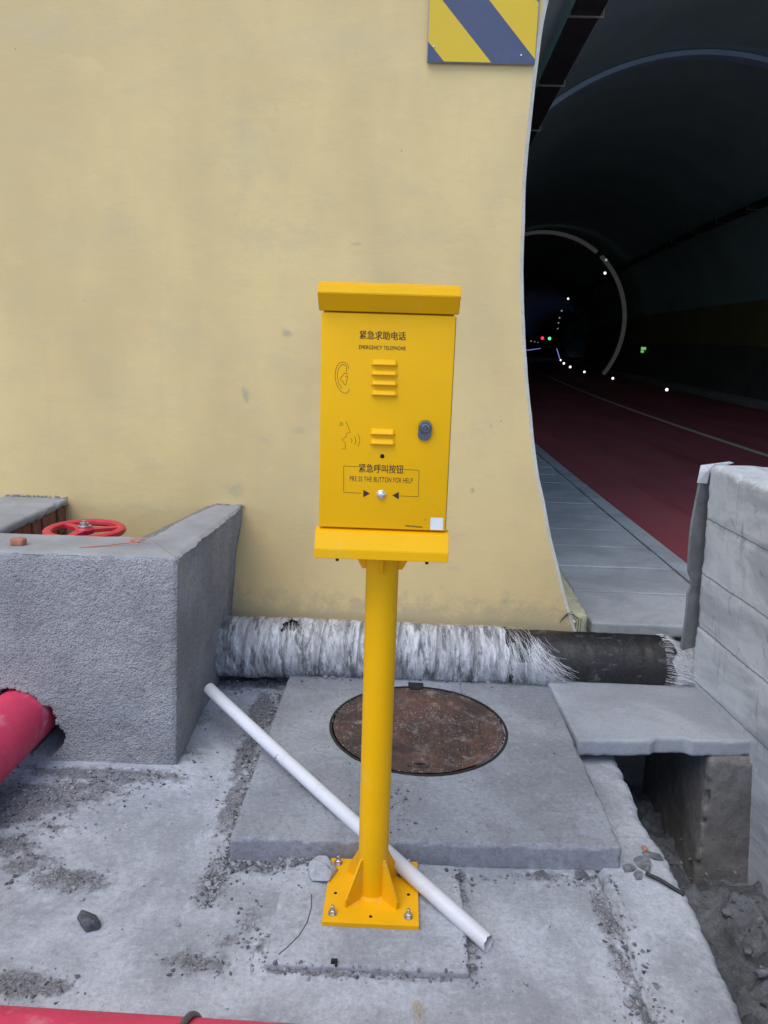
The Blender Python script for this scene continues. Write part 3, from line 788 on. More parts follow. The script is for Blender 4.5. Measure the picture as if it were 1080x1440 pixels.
# cast concrete barrier at the right
def bar_warp(v):
    o = v.copy(); k = (v[:, 0] < 1.5)
    zf = np.clip((v[:, 2])/1.06, -.6, 1); yf = np.clip((3.05-v[:, 1])/.55, 0, 3)
    tgt = (1.30+.06*np.minimum(yf, 1.4))*(1-zf) + (1.262-.012*yf)*zf
    o[:, 0] += np.where(v[:, 0] < 2.0, (tgt-1.27)*np.clip((1.95-v[:, 0])/.68, 0, 1), 0)
    for zl in (.845, .610, .375, .13):                                      # joints left by the form boards
        o[:, 0] += k*np.exp(-((v[:, 2]-zl-.004*np.sin(v[:, 1]*9))/.004)**2)*.006
    o[:, 0] += k*(np.where((v[:, 2] < .845) & (v[:, 2] > .61), .002, 0) + np.where(v[:, 2] < .375, -.003, 0))
    return o
br = rough_box('concrete_barrier', (1.27, .9, -.64), (1.95, 3.05, 1.065), .016, .010, .0022, 45, None, chip=.02, warp=bar_warp, low=.006)
def m_formed():
    t = NT('board_formed_concrete'); v = t.geo()
    n1 = t.noise(t.mapv(v, (1, .5, 1.4)), 3.2, 6, .65, .8); n2 = t.noise(v, 40, 5, .7); n3 = t.noise(v, 11, 5, .7, .6)
    c = t.mix(t.ramp(n1, .40, .60), (.38, .395, .415), (.54, .56, .57)); c = t.mix(t.ramp(n3, .55, .75, 0, .6), c, (.50, .50, .48))
    drp = t.noise(t.mapv(v, (7, 7, 1.1)), 2.6, 5, .7, .5); c = t.mix(t.ramp(drp, .44, .30, 0, .5), c, (.19, .20, .21)); c = t.mix(t.ramp(n3, .42, .27, 0, .6), c, (.15, .16, .165)); c = t.mix(t.ramp(n2, .4, .25, 0, .4), c, (.17, .17, .17))
    sp = t.n.new('ShaderNodeSeparateXYZ'); t.L(v, sp.inputs[0])
    for zl in (.845, .610, .375, .13):
        d = t.math('ABSOLUTE', t.math('ADD', t.math('SUBTRACT', sp.outputs[2], zl), t.math('MULTIPLY', t.math('SUBTRACT', n2, .5), .012)))
        c = t.mix(t.ramp(d, .005, .001, 0, .7), c, (.07, .07, .07))
    return t.out(c, .9, t.bump(t.math('ADD', n2, n3), .6, .004), spec=.3)
M['formed'] = m_formed(); br.data.materials.append(M['formed'])
tag(recentre(br), 'pale board-marked concrete barrier wall at the right of the ditch', 'wall')

# grey sheet standing against the end of the barrier
bm = bmesh.new(); prev = None
for i in range(25):
    k = i/24; z = .24+k*.79; xl = 1.246+.0*k+.010*math.sin(k*7)-.014*k+(.012 if i in (9, 10) else 0)
    cur = [bm.verts.new((xl, 3.072+.006*math.sin(k*5), z)), bm.verts.new((xl+.07, 3.10, z)), bm.verts.new((1.62, 3.10, z+.004)), bm.verts.new((1.62, 3.115, z+.004)), bm.verts.new((xl+.07, 3.115, z)), bm.verts.new((xl-.004, 3.084+.006*math.sin(k*5), z))]
    if prev:
        for a in range(6): bm.faces.new((prev[a], prev[(a+1) % 6], cur[(a+1) % 6], cur[a]))
    else: bm.faces.new(cur[::-1])
    prev = cur
bm.faces.new(prev)
sh_ = thing('end_sheet', 'grey sheet standing against the barrier end, white film at its top', 'sheet', (1.4, 3.1, .24))
from_bm('sheet', bm, M['sheet'], sh_)
bm = bmesh.new()
pts = [(1.222, 3.066, .985), (1.262, 3.060, .985), (1.264, 3.05, 1.045), (1.276, 3.046, 1.070), (1.36, 3.06, 1.074), (1.36, 3.10, 1.074), (1.232, 3.075, 1.058), (1.226, 3.066, 1.03)]
c = bm.verts.new((1.250, 3.052, 1.035)); vs = [bm.verts.new(p) for p in pts]
for i in range(len(vs)): bm.faces.new((c, vs[i], vs[(i+1) % len(vs)]))
bmesh.ops.solidify(bm, geom=bm.faces[:], thickness=.002)
from_bm('film', bm, M['film'], sh_)

# ------------------------------------------------------------------ valve pit
pit = thing('valve_pit', 'rough grey cement rendered valve pit against the cream wall', 'pit', (-1.2, 2.4, 0))
PZ = .775
def hole(x, z, grow=0.0):
    a = np.arctan2(z-.12, x+1.34); w = (fbm(P3(np.cos(a)*1.3, np.sin(a)*1.3), 1.6, 3, 71)-.5)*.08
    blob = np.hypot((x+1.335)/1.05, z-.145) < .124+w+grow
    low_ = (np.hypot((x+1.245)/1.0, (z-.075)) < .075+w)
    return blob | low_
rs = .0065; nx_ = int(1.15/rs); nz_ = int((PZ+.03)/rs)
xs = np.linspace(-1.95, -.755, nx_); zs_ = np.linspace(-.03, PZ, nz_)
X, Z = np.meshgrid(xs, zs_, indexing='ij'); x = X.ravel(); z = Z.ravel()
xt = -.770+.028*np.clip(z/PZ, 0, 1)                                           # the outer corner leans out a little
x = -1.95 + (x+1.95)/(1.195)*(xt+1.95)
d = (fbm(P3(x, z), 80, 3, 72)-.5)*.0045 + (fbm(P3(x, z), 4, 3, 73)-.5)*.02
edge_ = np.clip(1-(xt-x)/.02, 0, 1); top_ = np.clip(1-(PZ-z)/.012, 0, 1)
yf_ = 2.402 - d + edge_**2*.008 + top_*(.004+.012*np.clip(fbm(P3(x, z), 20, 3, 74)-.5, 0, 1))
Vf = np.stack([x, yf_, z + top_*(fbm(P3(x, x*0), 24, 3, 75)-.5)*.010], 1)
cells = [(i*nz_+j, (i+1)*nz_+j, (i+1)*nz_+j+1, i*nz_+j+1) for i in range(nx_-1) for j in range(nz_-1)]
cen = np.array([Vf[list(c)].mean(0) for c in cells]); hk = hole(cen[:, 0], cen[:, 2])
front = [c for c, k in zip(cells, hk) if not k]
from collections import Counter
cnt = Counter()
for f in front:
    for a, b in zip(f, f[1:]+f[:1]): cnt[(a, b)] += 1
allv = list(map(tuple, Vf)); extra = {}
def back(i):
    if i not in extra:
        extra[i] = len(allv); q = Vf[i]; allv.append((q[0], 2.62 if q[2] < PZ-.02 and q[0] < -.8 and q[2] > 0 else 2.45, q[2]))
    return extra[i]
inner_edges = set()
for c, k in zip(cells, hk):
    if k:
        for a, b in zip(c, c[1:]+c[:1]): inner_edges.add((a, b)); 
hole_w = [(a, b, back(b), back(a)) for (a, b) in inner_edges if (b, a) in cnt]
from_arr('front_render', allv, front + hole_w, M['stucco'], pit)
# outer side wall render (leans) towards the cream wall
ny_ = 100; tt = np.linspace(0, 1, ny_); T, Z = np.meshgrid(tt, zs_, indexing='ij'); t_ = T.ravel(); z = Z.ravel(); kz = np.clip(z/PZ, 0, 1)
ysd = 2.406 + t_*(WY-2.404); xb = -.770*(1-t_) + -.790*t_; xtp = -.742*(1-t_) + -.708*t_
xsd = xb*(1-kz) + xtp*kz; d = (fbm(P3(ysd, z), 50, 4, 76)-.5)*.007 + (fbm(P3(ysd, z), 4, 3, 77)-.5)*.018
top_ = np.clip(1-(PZ-z)/.012, 0, 1)
Vs = np.stack([xsd + d*np.minimum(1, t_*12) - top_*.006, ysd, z], 1)
from_arr('side_render', Vs, [(i*nz_+j, (i+1)*nz_+j, (i+1)*nz_+j+1, i*nz_+j+1) for i in range(ny_-1) for j in range(nz_-1)], M['stucco'], pit)
# mortar capping: L-shaped top, plus inner faces
def cap_mesh():
    bm = bmesh.new()
    def strip(A, B, n, m):
        g_ = []
        for i in range(n+1):
            row = []
            for j in range(m+1):
                s, q = i/n, j/m
                p = (Vector(A[0])*(1-s)+Vector(A[1])*s)*(1-q) + (Vector(B[0])*(1-s)+Vector(B[1])*s)*q
                jit = (vnoise(np.array([[p.x*9, p.y*9, 1.0]]), 3)[0]-.5)*.008
                ed = .010*(vnoise(np.array([[p.x*38, p.y*38, 2.0]]), 5)[0]-.5) if j in (0, m) else 0
                row.append(bm.verts.new((p.x+ed, p.y+ed, PZ+jit+(.004 if 0 < j < m else -.004))))
            g_.append(row)
        for i in range(n):
            for j in range(m): bm.faces.new((g_[i][j], g_[i+1][j], g_[i+1][j+1], g_[i][j+1]))
    strip([(-1.95, 2.403, 0), (-.744, 2.403, 0)], [(-1.95, 2.655, 0), (-.935, 2.655, 0)], 110, 20)
    strip([(-.742, 2.403, 0), (-.704, WY, 0)], [(-.935, 2.655, 0), (-.83, WY, 0)], 70, 14)
    return bm
o = from_bm('mortar_top', cap_mesh(), M['mortar'], pit, smooth=True)
bm = bmesh.new()
bm_box(bm, (-1.95, 2.60, -.05), (-1.52, 2.648, PZ-.006)); bm_box(bm, (-1.10, 2.60, -.05), (-.945, 2.648, PZ-.006)); bm_box(bm, (-1.52, 2.60, .28), (-1.10, 2.648, PZ-.006))
bm_prism(bm, [(-.935, 2.650), (-.83, WY), (-.86, WY), (-.965, 2.650)], 'z', -.05, PZ-.006)
from_bm('inner_wall', bm, M['old'], pit)
# the far side wall of the pit: bare brick face under a mortar top
bm = bmesh.new(); 
yb = [2.66, 2.72, 2.80, 2.88, 2.96, 3.04, 3.12, 3.19, WY]
for i in range(len(yb)-1):
    for zz0, zz1 in ((-.05, .25), (.26, .51), (.52, .745)) if i < 7 else ((-.05, .25), (.26, .51), (.52, .62), (.63, .745)):
        ja = random.uniform(-.006, .006)
        bm_box(bm, (-1.75, yb[i]+.004, zz0), (-1.515+ja, yb[i+1]-.004, zz1), .003, 1)
from_bm('brick_side', bm, M['brick'], pit)
bm = bmesh.new(); bm_box(bm, (-1.74, 2.66, -.05), (-1.524, WY, .75)); from_bm('brick_joints', bm, M['old'], pit)
rb = rough_box('mortar_top', (-1.80, 2.645, .746), (-1.495, WY, .782), .014, .008, .004, 79, M['mortar'], pit, chip=.012)
# ragged mortar where pit tops meet the cream wall
bm = bmesh.new()
for k in range(70):
    bm_rock(bm, (random.uniform(-.84, -.70), WY-random.uniform(0, .012), PZ+random.uniform(-.006, .005)), random.uniform(.003, .008), k, 1, .6)
for k in range(60):
    bm_rock(bm, (random.uniform(-1.78, -1.50), WY-random.uniform(0, .012), .785+random.uniform(-.006, .004)), random.uniform(.003, .008), 50+k, 1, .6)
from_bm('mortar_lumps', bm, M['mortar'], pit)['kind'] = 'stuff'

# handwheel of the valve in the pit
HW = Vector((-1.215, 2.775, .765)); wv = thing('valve', 'red valve handwheel on a grey spindle rising from the pit', 'valve', (HW.x, HW.y, .1))
bm = bmesh.new(); n = 60; prof = [(.118, -.006), (.120, .006), (.128, .011), (.140, .012), (.150, .006), (.152, -.006), (.146, -.014), (.128, -.014)]
rows = []
for k in range(n):
    a = 2*math.pi*k/n; rows.append([bm.verts.new(HW+Vector((r*math.cos(a), r*math.sin(a), h))) for r, h in prof])
for k in range(n):
    a, b = rows[k], rows[(k+1) % n]
    for j in range(len(prof)): bm.faces.new((a[j], a[(j+1) % len(prof)], b[(j+1) % len(prof)], b[j]))
from_bm('wheel_rim', bm, M['redwheel'], wv, smooth=True)
for k in range(3):
    a = R_(25+120*k); bm = bmesh.new(); d_ = Vector((math.cos(a), math.sin(a), 0)); s_ = Vector((-d_.y, d_.x, 0)); 
    q = [HW+d_*.02+s_*.020, HW+d_*.122+s_*.013, HW+d_*.122-s_*.013, HW+d_*.02-s_*.020]
    lo_ = [bm.verts.new(p+Vector((0, 0, -.008))) for p in q]; hi_ = [bm.verts.new(p+Vector((0, 0, .006))) for p in q]
    bm.faces.new(lo_[::-1]); bm.faces.new(hi_)
    for i in range(4): bm.faces.new((lo_[i], lo_[(i+1) % 4], hi_[(i+1) % 4], hi_[i]))
    from_bm('spoke', bm, M['redwheel'], wv)
bm = bmesh.new(); bm_lathe(bm, [(.034, -.012), (.036, .004), (.030, .012), (.022, .014)], HW, 24); from_bm('hub', bm, M['redwheel'], wv, smooth=True)
bm = bmesh.new(); bm_lathe(bm, [(.026, .014), (.026, .018), (.017, .0185), (.017, .030), (.009, .031), (.009, .038)], HW, 6 if False else 18); from_bm('nut', bm, M['steel'], wv, smooth=True)
bm = bmesh.new(); bm_tube(bm, [HW+Vector((0, 0, -.01)), Vector((HW.x, HW.y, .3))], .014, 14); from_bm('spindle', bm, M['steel'], wv, smooth=True)
bm = bmesh.new(); bm_lathe(bm, [(.05, .42), (.06, .40), (.06, .36), (.09, .34), (.10, .26), (.13, .2), (.13, .04), (.09, .0)], (HW.x, HW.y, .0), 28); from_bm('valve_body', bm, M['redwheel'], wv, smooth=True)

# things lying on the pit top
o = rough_box('brick_fragment', (-1.352, 2.478, PZ+.002), (-1.306, 2.508, PZ+.026), .006, .004, .003, 101, M['chipred'], chip=.006)
tag(recentre(o), 'small orange brick fragment lying on the front edge of pit top', 'brick fragment')
bm = bmesh.new(); pts = []
for (a, b, hh) in [(112, 770, .008), (128, 769, .008), (150, 767, .009), (175, 764, .012), (195, 762, .02), (205, 759, .022), (190, 757.5, .018), (183, 759, .012), (196, 763, .008)]:
    d = _r2*((a-540)/F_PX) + _u2*(-(b-720)/F_PX) + _f; s_ = (PZ+hh-CAM_H)/d.z; pts.append(Vector((0, 0, CAM_H))+d*s_)
bm_tube(bm, pts, .0018, 6); tag(recentre(from_bm('thin_wire', bm, M['copper'])), 'thin bent orange-red wire lying on the pit top', 'wire')

# ------------------------------------------------------------------ pipes
bm = bmesh.new(); bm_tube(bm, [(-1.332, y, .155+(2.4-y)*.012) for y in (2.72, 2.4, 2.2, 2.0, 1.75, 1.5, 1.17)], .109, 40)
tag(from_bm('red_pipe', bm, M['red'], smooth=True), 'scuffed red pipe coming out of the ragged hole in the pit', 'pipe')
bm = bmesh.new(); bm_tube(bm, [(-3.2, 1.149, .125), (-1.12, 1.1195, .125), (-.4, 1.1095, .125), (.3, 1.0997, .125), (1.2, 1.087, .125)], .122, 48)
fp = tag(from_bm('red_pipe', bm, M['red'], smooth=True), 'red pipe lying along the bottom edge of photo', 'pipe')
bm = bmesh.new(); cx_ = -.362; cy_ = 1.109; pts = [Vector((cx_+.006*math.sin(a*2)-.012*math.cos(a), cy_+(.127+.004*math.sin(a*5))*math.sin(a), .125+.129*math.cos(a))) for a in [k*math.pi/16 for k in range(-12, 13)]]
bm_tube(bm, pts, .0065, 10); tag(from_bm('tie_wire', bm, M['wire'], smooth=True), 'grey tie wire looped over the red pipe in front', 'wire')

# white pvc pipe: its near end on the floor, resting on the slab edge
A_ = Vector((.262, 1.628, .022)); 
def pv(a, b, z):
    d = _r2*((a-540)/F_PX) + _u2*(-(b-720)/F_PX) + _f; return Vector((0, 0, CAM_H)) + d*((z-CAM_H)/d.z)
B_ = pv(294, 968, .215)
bm = bmesh.new(); ax = (B_-A_).normalized(); u_ = ax.cross(Vector((0, 0, 1))).normalized(); w_ = u_.cross(ax)
L_ = (B_-A_).length; ring_o = []; ring_i = []
for i in range(25):
    t = i/24
    ro, ri = [], []
    for k in range(28):
        a = 2*math.pi*k/28; e_ = 0
        if i == 0: e_ = .010*(math.sin(a+.6)*.5 + (random.random()-.5)*.35) - .006
        q = A_ + ax*(t*L_+e_) + Vector((0, 0, -.006*math.sin(math.pi*t)))
        n_ = u_*math.cos(a)+w_*math.sin(a); ro.append(bm.verts.new(q+n_*.0218)); ri.append(bm.verts.new(q+n_*.0196))
    ring_o.append(ro); ring_i.append(ri)
for i in range(24):
    for k in range(28):
        k2 = (k+1) % 28
        bm.faces.new((ring_o[i][k], ring_o[i][k2], ring_o[i+1][k2], ring_o[i+1][k])); bm.faces.new((ring_i[i][k2], ring_i[i][k], ring_i[i+1][k], ring_i[i+1][k2]))
for e in (0, -1):
    for k in range(28):
        k2 = (k+1) % 28; bm.faces.new((ring_o[e][k], ring_i[e][k], ring_i[e][k2], ring_o[e][k2]))
wp = from_bm('plastic_pipe', bm, M['pvc'], smooth=True)
tag(wp, 'long white plastic pipe leaning across the slab behind the yellow post', 'pipe')

# wrapped pipe along the wall foot
PY, PZc, PR = 3.128, .160, .122
wpipe = thing('wrapped_pipe', 'thick pipe at the wall foot, black tar under frayed white glass cloth', 'pipe', (.3, PY, .03))
xs = np.linspace(-1.0, 1.205, 260); th = np.linspace(0, 2*np.pi, 96, endpoint=False)
X, T = np.meshgrid(xs, th, indexing='ij'); x = X.ravel(); t_ = T.ravel()
cyl = np.stack([x*4, np.cos(t_)*.8, np.sin(t_)*.8], 1)
rr = PR + (fbm(cyl, 1.5, 3, 111)-.5)*.010 + (fbm(np.stack([x*12, np.cos(t_), np.sin(t_)], 1), 3, 3, 112)-.5)*.004
endx = x + (x > 1.195)*(fbm(np.stack([np.cos(t_)*2, np.sin(t_)*2, t_*0], 1), 2, 2, 113)-.5)*.05
Vp = np.stack([endx, PY-rr*np.cos(t_), PZc+rr*np.sin(t_)], 1); m = 96
Fp = [(i*m+j, i*m+(j+1) % m, (i+1)*m+(j+1) % m, (i+1)*m+j) for i in range(259) for j in range(m)] + [tuple(range(259*m, 260*m))]
from_arr('tar_layer', Vp, Fp, M['tar'], wpipe)
bm = bmesh.new(); bm_tube(bm, [(1.15, PY, PZc), (1.22, PY, PZc-.004), (1.60, PY, PZc-.02)], [.106, .104, .098], 40); from_bm('bare_pipe', bm, M['fibre_grey'], wpipe, smooth=True)
# glass cloth: a torn sleeve
n1_, n2_ = 420, 150; xs = np.linspace(-.99, .86, n1_); th = np.linspace(-.62*np.pi, 1.38*np.pi, n2_+1)
X, T = np.meshgrid(xs, th, indexing='ij'); x = X.ravel(); t_ = T.ravel()
cyl = np.stack([x*4, np.cos(t_)*.8, np.sin(t_)*.8], 1); ph = np.stack([x*10, np.cos(t_), np.sin(t_)], 1)
saw = ((x + t_*.045 + .02*np.sin(t_*3))*6.2) % 1.0
rw = PR + .0055 + (fbm(cyl, 1.5, 3, 111)-.5)*.010 + (fbm(ph, 3, 4, 115)-.5)*.007 + saw*.0035 + (1-np.abs(2*fbm(np.stack([x*11+t_*.55, t_*.55, x*0], 1), 1.6, 4, 119)-1)*2.2)*.006
Vw = np.stack([x, PY-rw*np.cos(t_), PZc+rw*np.sin(t_)], 1); m = n2_+1
# end of the sleeve: slants and is ragged; a bare strip across, holes
up = np.sin(t_); fr = -np.cos(t_)
endl = .655 - .14*np.clip(up, -1, 1) + (fbm(np.stack([np.cos(t_)*3, np.sin(t_)*3, t_*0], 1), 3, 3, 116)-.5)*.12
hl = fbm(np.stack([x*9, np.cos(t_)*1.2+3, np.sin(t_)*1.2], 1), 2.2, 4, 117)
p0 = at(408, 880, 3.06)
blob = np.hypot((x-p0.x)/.034, (t_-1.22)/.30) < 1.0+(hl-.5)*1.6
strip_ = (np.abs(x-(.560-.05*up)) < .022+(hl-.5)*.06) & (up > .25)
stripb = (np.abs(x-(.600-.05*up)) < .018+(hl-.5)*.05) & (up > -.1)
kill = (x > endl) | blob | strip_ | ((hl < .30) & (x > .5))
Fw = []
for i in range(n1_-1):
    for j in range(n2_):
        q = (i*m+j, i*m+j+1, (i+1)*m+j+1, (i+1)*m+j)
        if sum(kill[list(q)]) < 2: Fw.append(q)
wr = from_arr('glass_cloth', Vw, Fw, M['wrap'], wpipe)
uvl = wr.data.uv_layers.new(name='UVMap'); uvd = np.stack([x, t_*PR], 1)
li = np.empty(len(wr.data.loops), np.int32); wr.data.loops.foreach_get('vertex_index', li); uvl.data.foreach_set('uv', uvd[li].ravel().astype(np.float32))
# loose fibres
def strand(bm, pts, r=.0007):
    bm_tube(bm, pts, r, 3, False)
rnd = random.Random(5); bm = bmesh.new()
def on(x, t, r): return Vector((x, PY-r*math.cos(t), PZc+r*math.sin(t)))
for k in range(110):                                                     # lying round the pipe, mostly side by side
    x0 = rnd.uniform(-.78, .60); x0 = round(x0*9)/9 + rnd.gauss(0, .022); t0 = rnd.uniform(-.7, 1.6); ln = rnd.uniform(.7, 1.5); sk = rnd.gauss(-.045, .018); bend = rnd.gauss(0, .02)
    pts = [on(x0+sk*s+bend*s*(1-s)*2, t0+ln*s, PR+.0125+.003*rnd.random()*math.sin(math.pi*s)) for s in (0, .17, .33, .5, .67, .83, 1)]
    strand(bm, pts, rnd.uniform(.00022, .00042))
for k in range(520):                                                     # the torn hem of the cloth: bundles drooping to the right
    q = rnd.choice([0, 0, 1, 1, 2, 3]); c_ = [(.66, -.1), (.60, .6), (.515, .8), (-.455, 1.0)][q]; b_ = rnd.gauss(0, 1)
    x0 = c_[0]+b_*.018; t0 = c_[1]+rnd.gauss(0, .35); d0 = [.085, .075, .06, .05][q]*rnd.uniform(.5, 1.3); dt = -[.55, .9, 1.1, 1.2][q]*rnd.uniform(.6, 1.2); lift = rnd.uniform(.002, .010)
    pts = [on(x0+d0*s*s, t0+dt*s+b_*.05*math.sin(3*s), PR+.009+lift*math.sin(math.pi*s*.8)) for s in (0, .2, .4, .6, .8, 1)]
    strand(bm, pts, rnd.uniform(.00022, .00042))
stuff(from_bm('loose_fibres', bm, M['fibre'], wpipe))
bm = bmesh.new()
for k in range(800):                                                    # the frayed end at the right: combed outwards and sagging
    t0 = rnd.uniform(-1.3, 2.7); lay = rnd.random(); r0 = PR*(.80+.22*lay); L = rnd.uniform(.07, .145); sag = .060*max(0, math.sin(t0)+.5)+rnd.gauss(0, .006); bul = rnd.uniform(.0, .016)
    pts = [on(1.170+L*s, t0, r0+bul*math.sin(math.pi*s)) - Vector((0, 0, sag*s*s)) + Vector((0, rnd.gauss(0, .0025)*s, rnd.gauss(0, .0025)*s)) for s in (0, .2, .4, .6, .8, 1)]
    strand(bm, pts, rnd.uniform(.00022, .00042))
stuff(from_bm('frayed_end', bm, M['fibre'], wpipe))

# ------------------------------------------------------------------ emergency telephone on its post
PX, PYc = -.037, 1.783; DF = 1.668                                         # post axis; door face
tel = thing('emergency_telephone', 'yellow emergency telephone cabinet on a yellow steel post', 'telephone', (PX, PYc, .017))
Zp = .0175
bm = bmesh.new(); bm_box(bm, (-.163, 1.660, Zp), (.090, 1.908, Zp+.014), .0015); bp = from_bm('base_plate', bm, M['yellow_base'], tel); zp = Zp+.0141
def bolt(x, y):
    bm = bmesh.new(); bm_lathe(bm, [(.0125, 0), (.0125, .002), (.0125, .0022)], (x, y, zp), 20); bm_lathe(bm, [(.0095, .0023), (.0095, .011), (.008, .0125)], (x, y, zp), 6)
    bm_lathe(bm, [(.005, .0126), (.005, .0235), (.004, .0245)], (x, y, zp), 12); from_bm('bolt', bm, M['steel'], bp)
bolt(-.138, 1.690); bolt(.062, 1.690); bolt(-.140, 1.886); bolt(.064, 1.884)
for (x, y) in ((-.137, 1.765), (.063, 1.772), (-.037, 1.685)):
    bm = bmesh.new(); bm_lathe(bm, [(.0045, 0), (.0045, .0006)], (x, y, zp), 14); from_bm('bolt_hole', bm, M['void'], bp)
bm = bmesh.new(); bm_tube(bm, [(PX, PYc, zp-.001), (PX, PYc, .3), (PX, PYc, .7), (PX, PYc, 1.022)], .0405, 40); from_bm('post', bm, M['yellow'], tel, smooth=True)
bm = bmesh.new(); bm_lathe(bm, [(.048, 0), (.046, .003), (.042, .006), (.0406, .009)], (PX, PYc, zp), 40, cap=False); from_bm('weld_bead', bm, M['yellow_base'], tel, smooth=True)
def gusset(a, prof, mat):
    d_ = Vector((math.cos(a), math.sin(a), 0)); s_ = Vector((-d_.y, d_.x, 0))*.003; bm = bmesh.new()
    A = [bm.verts.new(Vector((PX, PYc, 0))+d_*r+Vector((0, 0, h))+s_) for r, h in prof]; B = [bm.verts.new(Vector((PX, PYc, 0))+d_*r+Vector((0, 0, h))-s_) for r, h in prof]
    bm.faces.new(A); bm.faces.new(B[::-1]); n = len(prof)
    for i in range(n): bm.faces.new((A[i], B[i], B[(i+1) % n], A[(i+1) % n]))
    from_bm('gusset', bm, mat, tel)
for k in range(4):
    a = R_(45+90*k)
    gusset(a, [(.039, zp), (.098, zp), (.098, zp+.022), (.046, zp+.118), (.039, zp+.118)], M['yellow_base'])
    gusset(R_(90*k), [(.039, .957), (.050, .957), (.083, 1.0195), (.039, 1.0195)], M['yellow'])
# cabinet
X0, X1 = -.1845, .1075
bm = bmesh.new(); bm_box(bm, (X0+.003, DF+.020, 1.040), (X1-.003, 1.885, 1.600), .003); from_bm('cabinet', bm, M['yellow'], tel)
bm = bmesh.new(); bm_prism(bm, [(1.660, 1.6240), (1.643, 1.6228), (1.637, 1.6045), (DF-.001, 1.5690), (DF+.021, 1.5690), (DF+.021, 1.6001), (1.887, 1.6001), (1.900, 1.600), (1.900, 1.632), (1.70, 1.632)], 'x', -.1895, .1135)
bmesh.ops.bevel(bm, geom=[e for e in bm.edges], offset=.0012, segments=2, affect='EDGES'); from_bm('roof', bm, M['yellow'], tel)
bm = bmesh.new(); bm_prism(bm, [(DF+.010, 1.0835), (DF-.010, 1.0790), (1.640, 1.0420), (1.640, 1.0200), (1.890, 1.0200), (1.890, 1.0399), (DF+.03, 1.0399), (DF+.03, 1.0835)], 'x', -.1910, .1150)
bmesh.ops.bevel(bm, geom=[e for e in bm.edges], offset=.0012, segments=2, affect='EDGES'); from_bm('bottom_hood', bm, M['yellow'], tel)
for x in (-.140, .068):
    bm = bmesh.new(); bm_lathe(bm, [(.004, 0), (.004, .012)], (x, 1.665, 1.008), 8); from_bm('bolt_end', bm, M['black'], tel)  # small dark bolt ends under the bottom hood
bm = bmesh.new(); bm_box(bm, (X0+.0045, DF+.0168, 1.088), (X1+.0018, DF+.0198, 1.564)); from_bm('seal_gap_shade', bm, M['black'], tel)  # door seal, run past the right edge to stand for the gap's shade
# door
bm = bmesh.new(); bm_box(bm, (X0, DF, 1.0868), (X1, DF+.0165, 1.5655), .0028, 3); door = from_bm('door', bm, M['yellow'], tel, smooth=True)
def z1(X, Y): return at(430+X/4.5, 380+Y/4.5, DF)
def z2(X, Y): return at(430+X/4.5, 570+Y/4.5, DF)
def louver(xa, xb, zt, zb):
    # raised scoop: slopes out from the top, open lip below
    bm = bmesh.new(); n = 24; rows = []; w = xb-xa; h = zt-zb
    prof = [(0, 0), (.06, .2), (.3, .5), (.6, .82), (.8, 1.0), (.92, .95), (1.0, .75), (1.0, 0)]
    for i in range(n+1):
        s = i/n; e = min(1, min(s, 1-s)/.13); e = math.sin(e*math.pi/2); row = []
        for (q, o_) in prof:
            row.append(bm.verts.new((xa+w*s+(.12*h*(1-q) if s < .5 else -.12*h*(1-q))*(1-e)*3, DF-.0002-.0085*o_*e, zt-h*q)))
        rows.append(row)
    for a, b in zip(rows, rows[1:]):
        for j in range(len(prof)-1): bm.faces.new((a[j], a[j+1], b[j+1], b[j]))
    from_bm('louver', bm, M['yellow'], door, smooth=True)
for (ya, yb) in ((565, 603), (630, 666), (692, 729), (755, 793)): louver(z1(413, ya).x, z1(585, ya).x, z1(499, ya).z, z1(499, yb).z)
for (ya, yb) in ((148, 186), (208, 248)): louver(z2(405, ya).x, z2(570, ya).x, z2(487, ya).z, z2(487, yb).z)

def text(body, x0, x1, z0, z1_, mat=None, bold=0.0, mono=False):
    cu = bpy.data.curves.new('lettering', 'FONT'); cu.size = 1; cu.body = body
    if mono: cu.space_character = 1.12
    to = bpy.data.objects.new('lettering', cu); C.objects.link(to)
    dg = bpy.context.evaluated_depsgraph_get(); me = bpy.data.meshes.new_from_object(to.evaluated_get(dg)); C.objects.unlink(to); bpy.data.objects.remove(to)
    co = np.array([v.co for v in me.vertices]); lo_ = co.min(0); hi_ = co.max(0)
    for v in me.vertices:
        v.co = Vector((x0+(v.co.x-lo_[0])/(hi_[0]-lo_[0])*(x1-x0), DF-.0004, z0+(v.co.y-lo_[1])/(hi_[1]-lo_[1])*(z1_-z0)))
    if bold:                                                    # a heavier stroke: the same outline printed twice, a hair apart
        b_ = bmesh.new(); b_.from_mesh(me); b_.from_mesh(me); b_.verts.ensure_lookup_table(); h_ = len(b_.verts)//2
        for k_ in range(h_): b_.verts[k_].co.x += bold; b_.verts[k_].co.y -= .00008
        b_.to_mesh(me); b_.free()
    me.transform(Matrix.Translation(-world_loc(door)))
    o = link('lettering', me, mat or M['ink'], door, False); return o
def tbox(zf, X0_, Y0_, X1_, Y1_):
    a = zf(X0_, (Y0_+Y1_)/2); b = zf(X1_, (Y0_+Y1_)/2); c_ = zf((X0_+X1_)/2, Y0_); d_ = zf((X0_+X1_)/2, Y1_)
    return a.x, b.x, d_.z, c_.z
text('紧急求助电话', *tbox(z1, 340, 385, 632, 440), bold=.0006)
text('EMERGENCY TELEPHONE', *tbox(z1, 337, 478, 632, 503), bold=.0003, mono=True)
text('紧急呼叫按钮', *tbox(z2, 336, 373, 617, 428), bold=.0004)
text('PRE SS THE BUTTON FOR HELP', *tbox(z2, 279, 454, 677, 486), mono=True)

